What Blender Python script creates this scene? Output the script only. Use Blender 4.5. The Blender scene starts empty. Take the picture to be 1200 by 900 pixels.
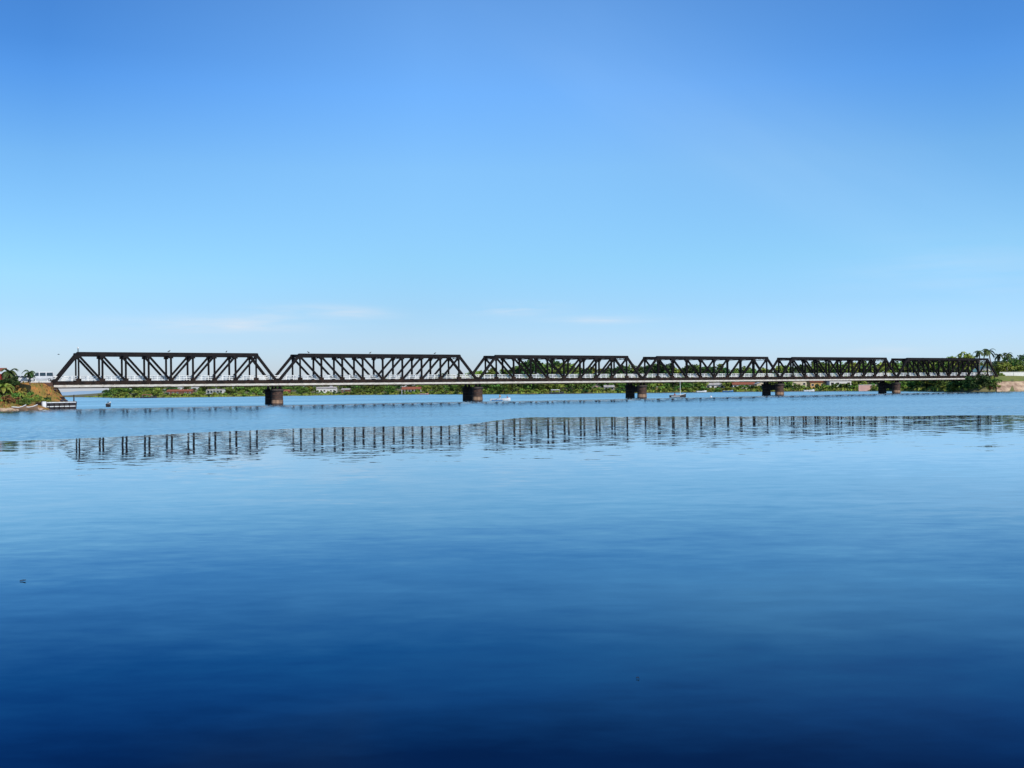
import bpy, bmesh, math, random
from math import sin, cos, pi, radians, sqrt, exp, atan2
from mathutils import Vector, Matrix, noise
random.seed(7)
S = bpy.context.scene
COL = S.collection
F = 1166.7            # focal length in photo pixels
CAMZ = 2.8

# ------------------------------------------------------------------ helpers
class MB:
    """collects shapes, builds ONE mesh object"""
    def __init__(s): s.v = []; s.f = []; s.m = []
    def add(s, vs, fs, mi=0):
        b = len(s.v); s.v += [tuple(v) for v in vs]
        for f in fs: s.f.append(tuple(i + b for i in f)); s.m.append(mi)
    def box(s, x0, x1, y0, y1, z0, z1, mi=0, bev=0.0):
        s.add([(x0,y0,z0),(x1,y0,z0),(x1,y1,z0),(x0,y1,z0),(x0,y0,z1),(x1,y0,z1),(x1,y1,z1),(x0,y1,z1)],
              [(0,3,2,1),(4,5,6,7),(0,1,5,4),(1,2,6,5),(2,3,7,6),(3,0,4,7)], mi)
    def bar(s, a, b, w, h, side=(0,1,0), mi=0):
        """bar from a to b: w across 'side', h the other way"""
        a = Vector(a); b = Vector(b); d = (b - a).normalized(); u = Vector(side)
        u = (u - d * u.dot(d)).normalized(); n = d.cross(u)
        vs = []
        for p in (a, b):
            for su, sn in ((-1,-1),(1,-1),(1,1),(-1,1)):
                vs.append(p + u * (su * w / 2) + n * (sn * h / 2))
        s.add(vs, [(0,1,2,3),(7,6,5,4),(0,4,5,1),(1,5,6,2),(2,6,7,3),(3,7,4,0)], mi)
    def ibar(s, a, b, w, h, side=(0,1,0), t=0.06):
        """built-up I / box member: two flanges and a web set in from the edges"""
        a = Vector(a); b = Vector(b); d = (b - a).normalized(); u = Vector(side)
        u = (u - d * u.dot(d)).normalized(); n = d.cross(u)
        for k in (-1, 1):
            o = n * (k * (h / 2 - t / 2)); s.bar(a + o, b + o, w, t, side)
        s.bar(a, b, t, h - 2 * t, side)
    def tube(s, pts, r, seg=8, mi=0, cap=True):
        pts = [Vector(p) for p in pts]; n = len(pts); rs = r if isinstance(r, (list, tuple)) else [r] * n
        b = len(s.v); up = Vector((0,0,1))
        for i, p in enumerate(pts):
            d = (pts[min(i+1,n-1)] - pts[max(i-1,0)]).normalized()
            u = d.cross(up if abs(d.z) < .95 else Vector((1,0,0))).normalized(); w = d.cross(u)
            for k in range(seg):
                a = 2 * pi * k / seg; s.v.append(tuple(p + (u * cos(a) + w * sin(a)) * rs[i]))
        for i in range(n - 1):
            for k in range(seg):
                k2 = (k + 1) % seg
                s.f.append((b+i*seg+k, b+i*seg+k2, b+(i+1)*seg+k2, b+(i+1)*seg+k)); s.m.append(mi)
        if cap:
            s.f.append(tuple(b + k for k in range(seg))); s.m.append(mi)
            s.f.append(tuple(b + (n-1)*seg + k for k in reversed(range(seg)))); s.m.append(mi)
    def lathe(s, prof, seg=20, c=(0,0), mi=0):
        b = len(s.v); n = len(prof)
        for r, z in prof:
            for k in range(seg):
                a = 2*pi*k/seg; s.v.append((c[0]+r*cos(a), c[1]+r*sin(a), z))
        for i in range(n-1):
            for k in range(seg):
                k2 = (k+1) % seg
                s.f.append((b+i*seg+k, b+i*seg+k2, b+(i+1)*seg+k2, b+(i+1)*seg+k)); s.m.append(mi)
        s.f.append(tuple(b+k for k in reversed(range(seg)))); s.m.append(mi)
        s.f.append(tuple(b+(n-1)*seg+k for k in range(seg))); s.m.append(mi)
    def build(s, name, mats, parent=None, smooth=False, bevel=0.0):
        me = bpy.data.meshes.new(name); me.from_pydata(s.v, [], s.f); me.update()
        if not isinstance(mats, (list, tuple)): mats = [mats]
        for m in mats: me.materials.append(m)
        me.polygons.foreach_set('material_index', s.m)
        if smooth: me.polygons.foreach_set('use_smooth', [True] * len(s.f))
        o = bpy.data.objects.new(name, me); COL.objects.link(o)
        if parent: o.parent = parent
        if bevel:
            md = o.modifiers.new('bevel', 'BEVEL'); md.width = bevel; md.segments = 2; md.limit_method = 'ANGLE'
        return o

def tag(o, label=None, cat=None, group=None, kind=None):
    if label: o['label'] = label
    if cat: o['category'] = cat
    if group: o['group'] = group
    if kind: o['kind'] = kind
    return o
def empty(name, loc, rz=0, label=None, cat=None, group=None):
    o = bpy.data.objects.new(name, None); COL.objects.link(o); o.location = loc; o.rotation_euler = (0,0,rz)
    o.empty_display_size = .5
    return tag(o, label, cat, group)
def copy_tree(o, parent=None):
    c = o.copy(); COL.objects.link(c)
    if parent: c.parent = parent
    for ch in list(o.children): copy_tree(ch, c)
    return c
def hor(px): return 456.8 + (600 - px) * 0.0123
def XY(px, Y): return ((px - 600) / F * Y, Y)
def Zof(px, py, Y): return CAMZ + (hor(px) - py) / F * Y

# ------------------------------------------------------------------ materials
def newmat(name):
    m = bpy.data.materials.new(name); m.use_nodes = True
    nt = m.node_tree; b = nt.nodes['Principled BSDF']; return m, nt, b
def mat(name, c1, c2=None, scale=1.5, rough=.8, metal=0, bump=.0, detail=6, spec=.3, island=0, objvar=0, stretch=(1,1,1)):
    m, nt, b = newmat(name); N = nt.nodes; L = nt.links
    c2 = c2 or tuple(x * .7 for x in c1)
    tc = N.new('ShaderNodeTexCoord'); mp = N.new('ShaderNodeMapping'); mp.inputs['Scale'].default_value = stretch
    L.new(tc.outputs['Object'], mp.inputs[0])
    nz = N.new('ShaderNodeTexNoise'); nz.inputs['Scale'].default_value = scale; nz.inputs['Detail'].default_value = detail
    L.new(mp.outputs[0], nz.inputs['Vector'])
    r = N.new('ShaderNodeValToRGB'); r.color_ramp.elements[0].position = .35; r.color_ramp.elements[1].position = .66
    r.color_ramp.elements[0].color = (*c1, 1); r.color_ramp.elements[1].color = (*c2, 1)
    L.new(nz.outputs['Fac'], r.inputs[0]); out = r.outputs[0]
    def vary(src, sock, amt, hue):
        h = N.new('ShaderNodeHueSaturation'); L.new(sock, h.inputs['Color'])
        a = N.new('ShaderNodeMapRange'); a.inputs['To Min'].default_value = 1 - amt; a.inputs['To Max'].default_value = 1 + amt
        L.new(src, a.inputs[0]); L.new(a.outputs[0], h.inputs['Value'])
        a2 = N.new('ShaderNodeMapRange'); a2.inputs['To Min'].default_value = .5 - hue; a2.inputs['To Max'].default_value = .5 + hue
        L.new(src, a2.inputs[0]); L.new(a2.outputs[0], h.inputs['Hue']); return h.outputs[0]
    if island:
        g = N.new('ShaderNodeNewGeometry'); out = vary(g.outputs['Random Per Island'], out, island, .03)
    if objvar:
        oi = N.new('ShaderNodeObjectInfo'); out = vary(oi.outputs['Random'], out, objvar, .035)
    L.new(out, b.inputs['Base Color'])
    b.inputs['Roughness'].default_value = rough; b.inputs['Metallic'].default_value = metal
    b.inputs['Specular IOR Level'].default_value = spec
    if bump:
        bp = N.new('ShaderNodeBump'); bp.inputs['Strength'].default_value = bump; bp.inputs['Distance'].default_value = .1
        L.new(nz.outputs['Fac'], bp.inputs['Height']); L.new(bp.outputs[0], b.inputs['Normal'])
    return m
M = {}
M['steel'] = mat('painted_black_steel', (.007,.006,.007), (.016,.012,.011), 1.2, .7, bump=.2, spec=.12)
M['steel_brown'] = mat('weathered_dark_steel', (.010,.008,.007), (.035,.020,.014), .9, .7, bump=.2, spec=.12)
M['fascia'] = mat('pale_deck_edge', (.62,.57,.49), (.42,.36,.29), .8, .75, stretch=(1,1,3))
M['rail'] = mat('pale_rail_paint', (.82,.82,.78), (.60,.58,.54), 2, .6)
M['deckc'] = mat('deck_concrete', (.16,.15,.14), (.10,.095,.09), .7, .9, bump=.2)
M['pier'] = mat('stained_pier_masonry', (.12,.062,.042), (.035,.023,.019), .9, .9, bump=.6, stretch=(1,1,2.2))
M['pier_dark_shaded'] = mat('dark_shaded_masonry', (.035,.026,.022), (.015,.012,.012), .9, .9, bump=.6)  # deck shadow on the far columns is put into this darker colour
M['pier_cap'] = mat('pier_cap_stone', (.10,.075,.06), (.05,.04,.035), 1.4, .9, bump=.4)
M['tide'] = mat('tide_stained_stone', (.34,.21,.13), (.10,.06,.04), 1.1, .9, bump=.5, stretch=(1,1,.5))
M['soil'] = mat('bank_soil', (.42,.17,.045), (.15,.13,.03), .5, .95, bump=.7, detail=9)
M['soil2'] = mat('far_bank_ground', (.09,.11,.03), (.20,.15,.08), .05, .95, detail=8)
M['haze_ridge'] = mat('hazed_ridge', (.30,.42,.52), (.27,.39,.49), .004, 1)  # bluish base colour stands in for the air haze over the ridge
M['bark'] = mat('bark', (.10,.075,.055), (.05,.04,.03), 2, .95)
M['palmbark'] = mat('palm_bark', (.22,.18,.14), (.13,.10,.08), 3, .95, stretch=(1,1,5))
M['leaf_dark'] = mat('leaf_dark_green', (.026,.062,.014), (.065,.115,.024), .5, .7, island=.55, objvar=.25)
M['leaf_mid'] = mat('leaf_mid_green', (.085,.155,.022), (.15,.21,.035), .5, .7, island=.5, objvar=.25)
M['leaf_lime'] = mat('leaf_yellow_green', (.17,.25,.03), (.25,.26,.045), .5, .7, island=.45, objvar=.2)
M['leaf_dry'] = mat('leaf_dry_brown', (.27,.14,.04), (.10,.09,.03), .6, .8, island=.5, objvar=.2)
M['palmleaf'] = mat('palm_frond_green', (.05,.09,.022), (.10,.12,.035), .6, .6, island=.4, objvar=.2)
M['white'] = mat('whitewash', (.66,.64,.60), (.62,.60,.55), .5, .85)
M['cream'] = mat('cream_wall', (.62,.52,.36), (.50,.41,.28), .5, .85)
M['pink'] = mat('pink_wall', (.62,.38,.32), (.52,.32,.27), .5, .85)
M['ochre'] = mat('ochre_wall', (.60,.36,.12), (.48,.27,.09), .5, .85)
M['redwall'] = mat('red_wall', (.42,.045,.03), (.28,.035,.03), .7, .8)
M['brick'] = mat('brick_wall', (.20,.09,.055), (.12,.06,.04), 1, .9)
M['tile'] = mat('tile_roof', (.30,.09,.045), (.18,.065,.04), 1.2, .9, bump=.3)
M['tin'] = mat('tin_roof', (.45,.44,.42), (.30,.24,.20), .6, .5)
M['teal'] = mat('teal_roof', (.22,.42,.38), (.16,.33,.30), .6, .6)
M['glass'] = mat('dark_glass', (.015,.02,.025), (.025,.03,.035), 1, .12, spec=.6)
M['vanpaint'] = mat('white_van_paint', (.60,.60,.60), (.44,.44,.44), .8, .3, spec=.5)
M['greypaint'] = mat('silver_paint', (.45,.47,.50), (.38,.40,.43), .8, .35, spec=.5)
M['rubber'] = mat('rubber', (.015,.015,.015), (.03,.03,.028), 4, .85)
M['hullblk'] = mat('dark_hull_paint', (.018,.018,.024), (.05,.04,.035), 1.2, .6)
M['hullwht'] = mat('white_hull_paint', (.74,.74,.72), (.58,.57,.55), 1.5, .5)
M['hullblu'] = mat('blue_hull_paint', (.03,.16,.36), (.02,.11,.26), 1.5, .5)
M['hullred'] = mat('red_canopy', (.36,.12,.07), (.26,.10,.07), 1.5, .7)
M['wood'] = mat('boat_wood', (.20,.12,.07), (.12,.08,.05), 2, .8)
M['skin'] = mat('skin', (.22,.11,.07), (.18,.09,.055), 3, .6)
M['shirtw'] = mat('white_shirt', (.70,.68,.62), (.6,.58,.53), 4, .9)
M['shirtr'] = mat('red_shirt', (.34,.06,.05), (.26,.05,.04), 4, .9)
M['shirty'] = mat('tan_shirt', (.48,.36,.18), (.38,.28,.14), 4, .9)
M['trous'] = mat('dark_trousers', (.03,.03,.04), (.05,.05,.06), 4, .9)
M['hair'] = mat('black_hair', (.012,.01,.01), (.02,.016,.014), 8, .7)
M['stone'] = mat('beige_revetment_stone', (.50,.36,.24), (.24,.15,.10), .45, .95, bump=1, detail=8, stretch=(.6,1,1.6))
M['lawn'] = mat('lawn_green', (.12,.16,.03), (.20,.19,.05), .1, .95)
M['road'] = mat('road_asphalt', (.10,.095,.09), (.14,.13,.12), .6, .95)
M['twig'] = mat('floating_leaf_brown', (.03,.02,.012), (.015,.01,.008), 9, .8)
M['bird'] = mat('bird_plumage', (.02,.02,.022), (.05,.05,.05), 9, .7)
M['lamp'] = mat('headlamp', (.7,.7,.66), (.6,.6,.56), 3, .15, spec=.6)

# ------------------------------------------------------------------ camera
cam = bpy.data.cameras.new('camera'); co = bpy.data.objects.new('camera', cam); COL.objects.link(co)
cam.lens = 35.0; cam.sensor_width = 36; cam.clip_start = .1; cam.clip_end = 60000
R = Matrix.Rotation(pi/2 + math.atan(6.8/F), 4, 'X') @ Matrix.Rotation(-0.0123, 4, 'Z')
co.matrix_world = Matrix.Translation((0,0,CAMZ)) @ R
S.camera = co

# ------------------------------------------------------------------ light
EL, AZ = radians(42), radians(142)         # azimuth clockwise from +Y: behind the camera, to the right
sd = Vector((sin(AZ)*cos(EL), cos(AZ)*cos(EL), sin(EL)))
sl = bpy.data.lights.new('sun', 'SUN'); sl.energy = 4.2; sl.angle = radians(.5); sl.color = (1,.94,.84)
so = bpy.data.objects.new('sun', sl); COL.objects.link(so)
so.rotation_euler = sd.to_track_quat('Z', 'Y').to_euler(); so.location = (50,-50,80)

w = bpy.data.worlds.new('World'); S.world = w; w.use_nodes = True
nt = w.node_tree; N = nt.nodes; L = nt.links
bg = N['Background']; sky = N.new('ShaderNodeTexSky'); sky.sky_type = 'NISHITA'; sky.sun_disc = False
sky.sun_elevation = EL; sky.sun_rotation = AZ; sky.altitude = 0; sky.air_density = 1.0; sky.dust_density = .4; sky.ozone_density = 2.0
def node(t, **kw):
    n = N.new(t)
    for k, v in kw.items(): setattr(n, k, v)
    return n
def math_(op, a, b=None, c=None, clamp=False):
    n = N.new('ShaderNodeMath'); n.operation = op; n.use_clamp = clamp
    for i, x in enumerate((a, b, c)):
        if x is None: continue
        if isinstance(x, (int, float)): n.inputs[i].default_value = x
        else: L.new(x, n.inputs[i])
    return n.outputs[0]
tc = N.new('ShaderNodeTexCoord'); sp = N.new('ShaderNodeSeparateXYZ'); L.new(tc.outputs['Generated'], sp.inputs[0])
X_, Y_, Z_ = sp.outputs
# colour tweak by elevation (deepens the blue overhead, as in the photograph)
rp = N.new('ShaderNodeValToRGB'); cr = rp.color_ramp
L.new(Z_, rp.inputs[0])
SKYMUL = [(0.0, (0.3638, 0.4048, 0.6046)), (0.05, (0.3825, 0.4617, 0.6394)), (0.083, (0.3671, 0.4925, 0.6374)), (0.1265, (0.3938, 0.5797, 0.6778)), (0.215, (0.4824, 0.7117, 0.8306)), (0.286, (0.4486, 0.7454, 1.0)), (0.359, (0.4335, 0.721, 0.9757)), (0.7, (0.3255, 0.5407, 0.7318))]
while len(cr.elements) < len(SKYMUL): cr.elements.new(.5)
for e, (p, c) in zip(cr.elements, SKYMUL): e.position = p; e.color = (*c, 1)
mul = N.new('ShaderNodeMix'); mul.data_type = 'RGBA'; mul.blend_type = 'MULTIPLY'; mul.inputs['Factor'].default_value = 1
vs_ = N.new('ShaderNodeVectorMath'); vs_.operation = 'SCALE'; vs_.inputs['Scale'].default_value = 1.9763
L.new(sky.outputs[0], vs_.inputs[0]); L.new(vs_.outputs[0], mul.inputs['A']); L.new(rp.outputs[0], mul.inputs['B'])
# thin high cloud: streaky noise laid over the sky directions
az = math_('ARCTAN2', X_, Y_)
def wisp(ca, cz, sa, sz, tilt=0.0):
    """soft patch centred on azimuth ca and height cz"""
    da = math_('SUBTRACT', az, ca); dz = math_('SUBTRACT', math_('SUBTRACT', Z_, cz), math_('MULTIPLY', da, tilt))
    q = math_('ADD', math_('POWER', math_('ABSOLUTE', math_('DIVIDE', da, sa)), 2.0), math_('POWER', math_('ABSOLUTE', math_('DIVIDE', dz, sz)), 2.0))
    return math_('EXPONENT', math_('MULTIPLY', q, -1.0))
cv = N.new('ShaderNodeCombineXYZ'); L.new(math_('MULTIPLY', az, 5.0), cv.inputs[0]); L.new(math_('MULTIPLY', Z_, 42.0), cv.inputs[1])
cn = N.new('ShaderNodeTexNoise'); cn.inputs['Scale'].default_value = 1.6; cn.inputs['Detail'].default_value = 7; L.new(cv.outputs[0], cn.inputs['Vector'])
streak = math_('SMOOTHSTEP' if False else 'MULTIPLY_ADD', cn.outputs['Fac'], 3.2, -1.15, clamp=True)
def pa(px, py): return (math.atan((px-600)/F), (hor(px)-py)/F)
tot = None
for (px, py, wpx, hpx, amp, tilt) in [(260,384,95,8,.80,.0),(350,368,60,8,.62,.02),(425,370,35,6,.45,0),(600,363,45,6,.85,0),(705,375,50,4,.75,0),(1030,414,40,5,.35,0),(1140,330,120,30,.12,0)]:
    a, z = pa(px, py); g = math_('MULTIPLY', wisp(a, z, wpx/F, hpx/F, tilt), amp)
    tot = g if tot is None else math_('ADD', tot, g)
cl = math_('MULTIPLY', tot, streak, clamp=True)
cv2 = N.new('ShaderNodeCombineXYZ'); L.new(math_('ADD', math_('MULTIPLY', az, 3.0), math_('MULTIPLY', Z_, 2.2)), cv2.inputs[0]); L.new(math_('ADD', math_('MULTIPLY', Z_, 9.0), math_('MULTIPLY', az, 4.5)), cv2.inputs[1])
cn2 = N.new('ShaderNodeTexNoise'); cn2.inputs['Scale'].default_value = 1.1; cn2.inputs['Detail'].default_value = 5; L.new(cv2.outputs[0], cn2.inputs['Vector'])
a, z = pa(960, 215)
hz = math_('MULTIPLY', math_('MULTIPLY', wisp(a, z, 330/F, 75/F, -.42), math_('MULTIPLY_ADD', cn2.outputs['Fac'], 1.6, -.35, clamp=True)), .22)
mh = N.new('ShaderNodeMix'); mh.data_type = 'RGBA'; L.new(hz, mh.inputs['Factor']); L.new(mul.outputs['Result'], mh.inputs['A']); mh.inputs['B'].default_value = (5.4,7.6,9.8,1)
mx = N.new('ShaderNodeMix'); mx.data_type = 'RGBA'; L.new(cl, mx.inputs['Factor']); 
def tint(src, fac, colr):
    t = N.new('ShaderNodeMix'); t.data_type = 'RGBA'; t.blend_type = 'MULTIPLY'; t.clamp_factor = True; L.new(fac, t.inputs['Factor']); L.new(src, t.inputs['A']); t.inputs['B'].default_value = (*colr, 1); return t.outputs['Result']
# sky is a little deeper high on the left, away from the sun, and a little paler low on the right
azl = math_('MULTIPLY_ADD', az, -2.9, -.25, clamp=True); zl = math_('MULTIPLY_ADD', Z_, 5.0, -.55, clamp=True)
skyc = tint(mh.outputs['Result'], math_('MULTIPLY', azl, zl), (.46,.62,.75))
azt = math_('MULTIPLY_ADD', az, 2.9, -.25, clamp=True); skyc = tint(skyc, math_('MULTIPLY', azt, zl), (.60,.76,.88))
azr = math_('MULTIPLY_ADD', az, 1.9, .2, clamp=True); zr = math_('EXPONENT', math_('MULTIPLY', math_('ABSOLUTE', Z_), -9.0))
skyc = tint(skyc, math_('MULTIPLY', azr, zr), (1.33,1.50,1.62))
L.new(skyc, mx.inputs['A'])
mx.inputs['B'].default_value = (8.3,8.3,8.7,1)
L.new(mx.outputs['Result'], bg.inputs['Color']); bg.inputs['Strength'].default_value = .1 * 1

# ------------------------------------------------------------------ water
def water_material():
    m, nt, b = newmat('river_water'); N = nt.nodes; L = nt.links
    def MA(op, a, b_=None, c=None, clamp=False):
        n = N.new('ShaderNodeMath'); n.operation = op; n.use_clamp = clamp
        for i, x in enumerate((a, b_, c)):
            if x is None: continue
            if isinstance(x, (int, float)): n.inputs[i].default_value = x
            else: L.new(x, n.inputs[i])
        return n.outputs[0]
    def MR(x, a, b_, c=0, d=1, mode='SMOOTHSTEP'):
        n = N.new('ShaderNodeMapRange'); n.interpolation_type = mode
        L.new(x, n.inputs[0])
        for i, v in zip((1,2,3,4), (a,b_,c,d)): n.inputs[i].default_value = v
        return n.outputs[0]
    g = N.new('ShaderNodeNewGeometry'); s = N.new('ShaderNodeSeparateXYZ'); L.new(g.outputs['Position'], s.inputs[0])
    X, Y, Z = s.outputs
    def nz(sx, sy, detail=3, rough=.5, off=0, warp=0.0, seed=0):
        mp = N.new('ShaderNodeMapping'); mp.inputs['Scale'].default_value = (sx, sy, 1); mp.inputs['Location'].default_value = (seed*17.3, seed*9.1, seed*3.7)
        mp.inputs['Rotation'].default_value = (0,0,off)
        L.new(g.outputs['Position'], mp.inputs[0])
        n = N.new('ShaderNodeTexNoise'); n.inputs['Scale'].default_value = 1; n.inputs['Detail'].default_value = detail; n.inputs['Roughness'].default_value = rough
        n.inputs['Distortion'].default_value = warp
        L.new(mp.outputs[0], n.inputs['Vector']); return n
    def slopes(n, ax, ay):
        c = N.new('ShaderNodeSeparateColor'); L.new(n.outputs['Color'], c.inputs[0])
        return (MA('MULTIPLY', MA('SUBTRACT', c.outputs[0], .5), ax), MA('MULTIPLY', MA('SUBTRACT', c.outputs[1], .5), ay))
    # where the wind has roughened the surface (far band) and where it lies calm
    edgew = nz(.05, .03, 4, .6, seed=3)
    ew = MA('MULTIPLY_ADD', edgew.outputs['Fac'], 13.0, -6.5)
    e = MA('ADD', MR(X, -6, 2, 80, 101), MR(X, 2, 50, 0, -14, 'LINEAR'))
    e = MA('ADD', e, MR(X, -36, -14, -22, 0, 'LINEAR'))
    rough_m = MR(MA('SUBTRACT', MA('ADD', Y, ew), e), -1.2, 1.8)
    # calm slicks inside the rough band
    sl = nz(.006, .022, 3, .5, off=.25, seed=5)
    slick = MA('MULTIPLY', MR(sl.outputs['Fac'], .53, .60), MR(Y, 150, 200))
    slick = MA('MULTIPLY', slick, .25)
    ampR = MA('MULTIPLY', rough_m, MA('SUBTRACT', 1.0, slick))
    # ripples
    n1 = nz(.62, 1.35, 2, .5, off=.06, seed=1, warp=.3)       # short calm ripples
    n2 = nz(.045, .16, 2, .5, off=-.15, seed=2)              # long lazy undulation
    n3 = nz(1.5, 3.2, 4, .65, seed=4)                        # wind chop
    n4 = nz(1.5, 3.3, 3, .6, off=.12, seed=6)
    n6 = nz(.30, .80, 3, .55, off=.16, seed=11, warp=.8)     # lazy near swell, crests slightly askew
    n7 = nz(.16, .10, 4, .6, seed=13)                        # breaks up the pale sheen painted into the water colour                  # finest calm shimmer
    n5 = nz(.012, .05, 3, .6, seed=9)                        # gust mottling
    gust = MR(n5.outputs['Fac'], .35, .65, .65, 1.25)
    x1, y1 = slopes(n1, .012, CALM1); dfar = MR(Y, 22, 62, .40, 1.0); x1 = MA('MULTIPLY', x1, dfar); y1 = MA('MULTIPLY', y1, dfar); x2, y2 = slopes(n2, .008, CALM2)
    x3, y3 = slopes(n3, .22, CHOP); x4, y4 = slopes(n4, .010, CALM4); near = MR(Y, 50, 18, 0, 1); x6, y6 = slopes(n6, .02, .031)
    x4 = MA('MULTIPLY_ADD', x6, near, x4); y4 = MA('MULTIPLY_ADD', y6, near, y4)
    x3 = MA('MULTIPLY', MA('MULTIPLY', x3, ampR), gust); y3 = MA('MULTIPLY', MA('MULTIPLY', y3, ampR), gust)
    sx = MA('ADD', MA('ADD', x1, x2), MA('ADD', x3, x4)); sy = MA('ADD', MA('ADD', y1, y2), MA('ADD', y3, y4))
    # waves hide their own backs at a grazing view: lean the average facet to the viewer in the chop
    sy = MA('ADD', sy, MA('MULTIPLY', MA('MULTIPLY', ampR, MR(Y, 110, 190, 1.0, 1.35)), -LEAN))
    c = N.new('ShaderNodeCombineXYZ'); L.new(sx, c.inputs[0]); L.new(sy, c.inputs[1]); c.inputs[2].default_value = 1
    v = N.new('ShaderNodeVectorMath'); v.operation = 'NORMALIZE'; L.new(c.outputs[0], v.inputs[0])
    cm = N.new('ShaderNodeMix'); cm.data_type = 'RGBA'
    L.new(MR(n5.outputs['Fac'], .3, .7), cm.inputs['Factor'])
    cm.inputs['A'].default_value = (.0001,.0006,.0030,1); cm.inputs['B'].default_value = (.0001,.0010,.0045,1)
    cm2 = N.new('ShaderNodeMix'); cm2.data_type = 'RGBA'; L.new(ampR, cm2.inputs['Factor']); L.new(cm.outputs['Result'], cm2.inputs['A']); cm2.inputs['B'].default_value = (.004,.012,.022,1)
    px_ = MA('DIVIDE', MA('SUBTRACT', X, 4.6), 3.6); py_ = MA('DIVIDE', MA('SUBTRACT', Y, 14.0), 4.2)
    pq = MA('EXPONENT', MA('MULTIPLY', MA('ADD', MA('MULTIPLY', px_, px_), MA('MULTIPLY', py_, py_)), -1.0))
    sheen = MA('MULTIPLY', pq, MR(n7.outputs['Fac'], .25, .75, .35, 1.0))  # soft patch: pale surface sheen painted into the diffuse body colour
    sheen = MA('MAXIMUM', sheen, MA('MULTIPLY', MR(n7.outputs['Fac'], .45, .8), .22))
    cm3 = N.new('ShaderNodeMix'); cm3.data_type = 'RGBA'; L.new(sheen, cm3.inputs['Factor']); L.new(cm2.outputs['Result'], cm3.inputs['A']); cm3.inputs['B'].default_value = (.040,.085,.075,1)
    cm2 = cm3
    # reflectance by viewing angle (Fresnel-like, blue water), over a dark blue body
    dp = N.new('ShaderNodeVectorMath'); dp.operation = 'DOT_PRODUCT'; L.new(g.outputs['Incoming'], dp.inputs[0]); L.new(v.outputs[0], dp.inputs[1])
    rr = N.new('ShaderNodeValToRGB'); L.new(dp.outputs['Value'], rr.inputs[0]); el = rr.color_ramp.elements
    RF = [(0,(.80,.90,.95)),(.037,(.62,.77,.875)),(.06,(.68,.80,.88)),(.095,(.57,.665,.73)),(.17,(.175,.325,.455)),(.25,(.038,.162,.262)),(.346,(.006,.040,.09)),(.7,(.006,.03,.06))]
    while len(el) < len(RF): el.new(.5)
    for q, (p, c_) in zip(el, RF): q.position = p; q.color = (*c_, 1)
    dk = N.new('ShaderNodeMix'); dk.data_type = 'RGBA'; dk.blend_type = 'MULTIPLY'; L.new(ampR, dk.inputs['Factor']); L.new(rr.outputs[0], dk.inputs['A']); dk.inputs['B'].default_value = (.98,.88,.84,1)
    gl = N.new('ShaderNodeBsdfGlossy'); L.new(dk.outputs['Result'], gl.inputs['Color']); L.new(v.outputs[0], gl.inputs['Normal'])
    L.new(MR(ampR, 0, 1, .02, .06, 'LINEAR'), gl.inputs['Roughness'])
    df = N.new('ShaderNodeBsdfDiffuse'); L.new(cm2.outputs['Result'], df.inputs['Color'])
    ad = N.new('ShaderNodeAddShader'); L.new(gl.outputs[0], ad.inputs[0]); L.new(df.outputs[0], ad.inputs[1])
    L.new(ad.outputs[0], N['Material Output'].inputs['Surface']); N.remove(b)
    return m
CALM1, CALM2, CALM4, CHOP, LEAN = .046, .014, .030, .21, .050
WTINT = (.80,.92,1,1)
mb = MB()
nx = [-30000,-3000,-600,-200,-60,0,60,200,600,3000,30000]; ny = [-400,0,20,60,120,250,500,1200,4000,40000]
for i in range(len(nx)):
    for y in ny: mb.v.append((nx[i], y, 0))
for i in range(len(nx)-1):
    for j in range(len(ny)-1):
        a = i*len(ny)+j; mb.f.append((a, a+len(ny), a+len(ny)+1, a+1)); mb.m.append(0)
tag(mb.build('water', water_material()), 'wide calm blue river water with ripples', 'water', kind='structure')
mb = MB(); mb.add([(-30000,-400,-5),(30000,-400,-5),(30000,40000,-5),(-30000,40000,-5)], [(0,1,2,3)])
tag(mb.build('ground', M['soil']), 'river bed beneath the water', 'ground', kind='structure')

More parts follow.
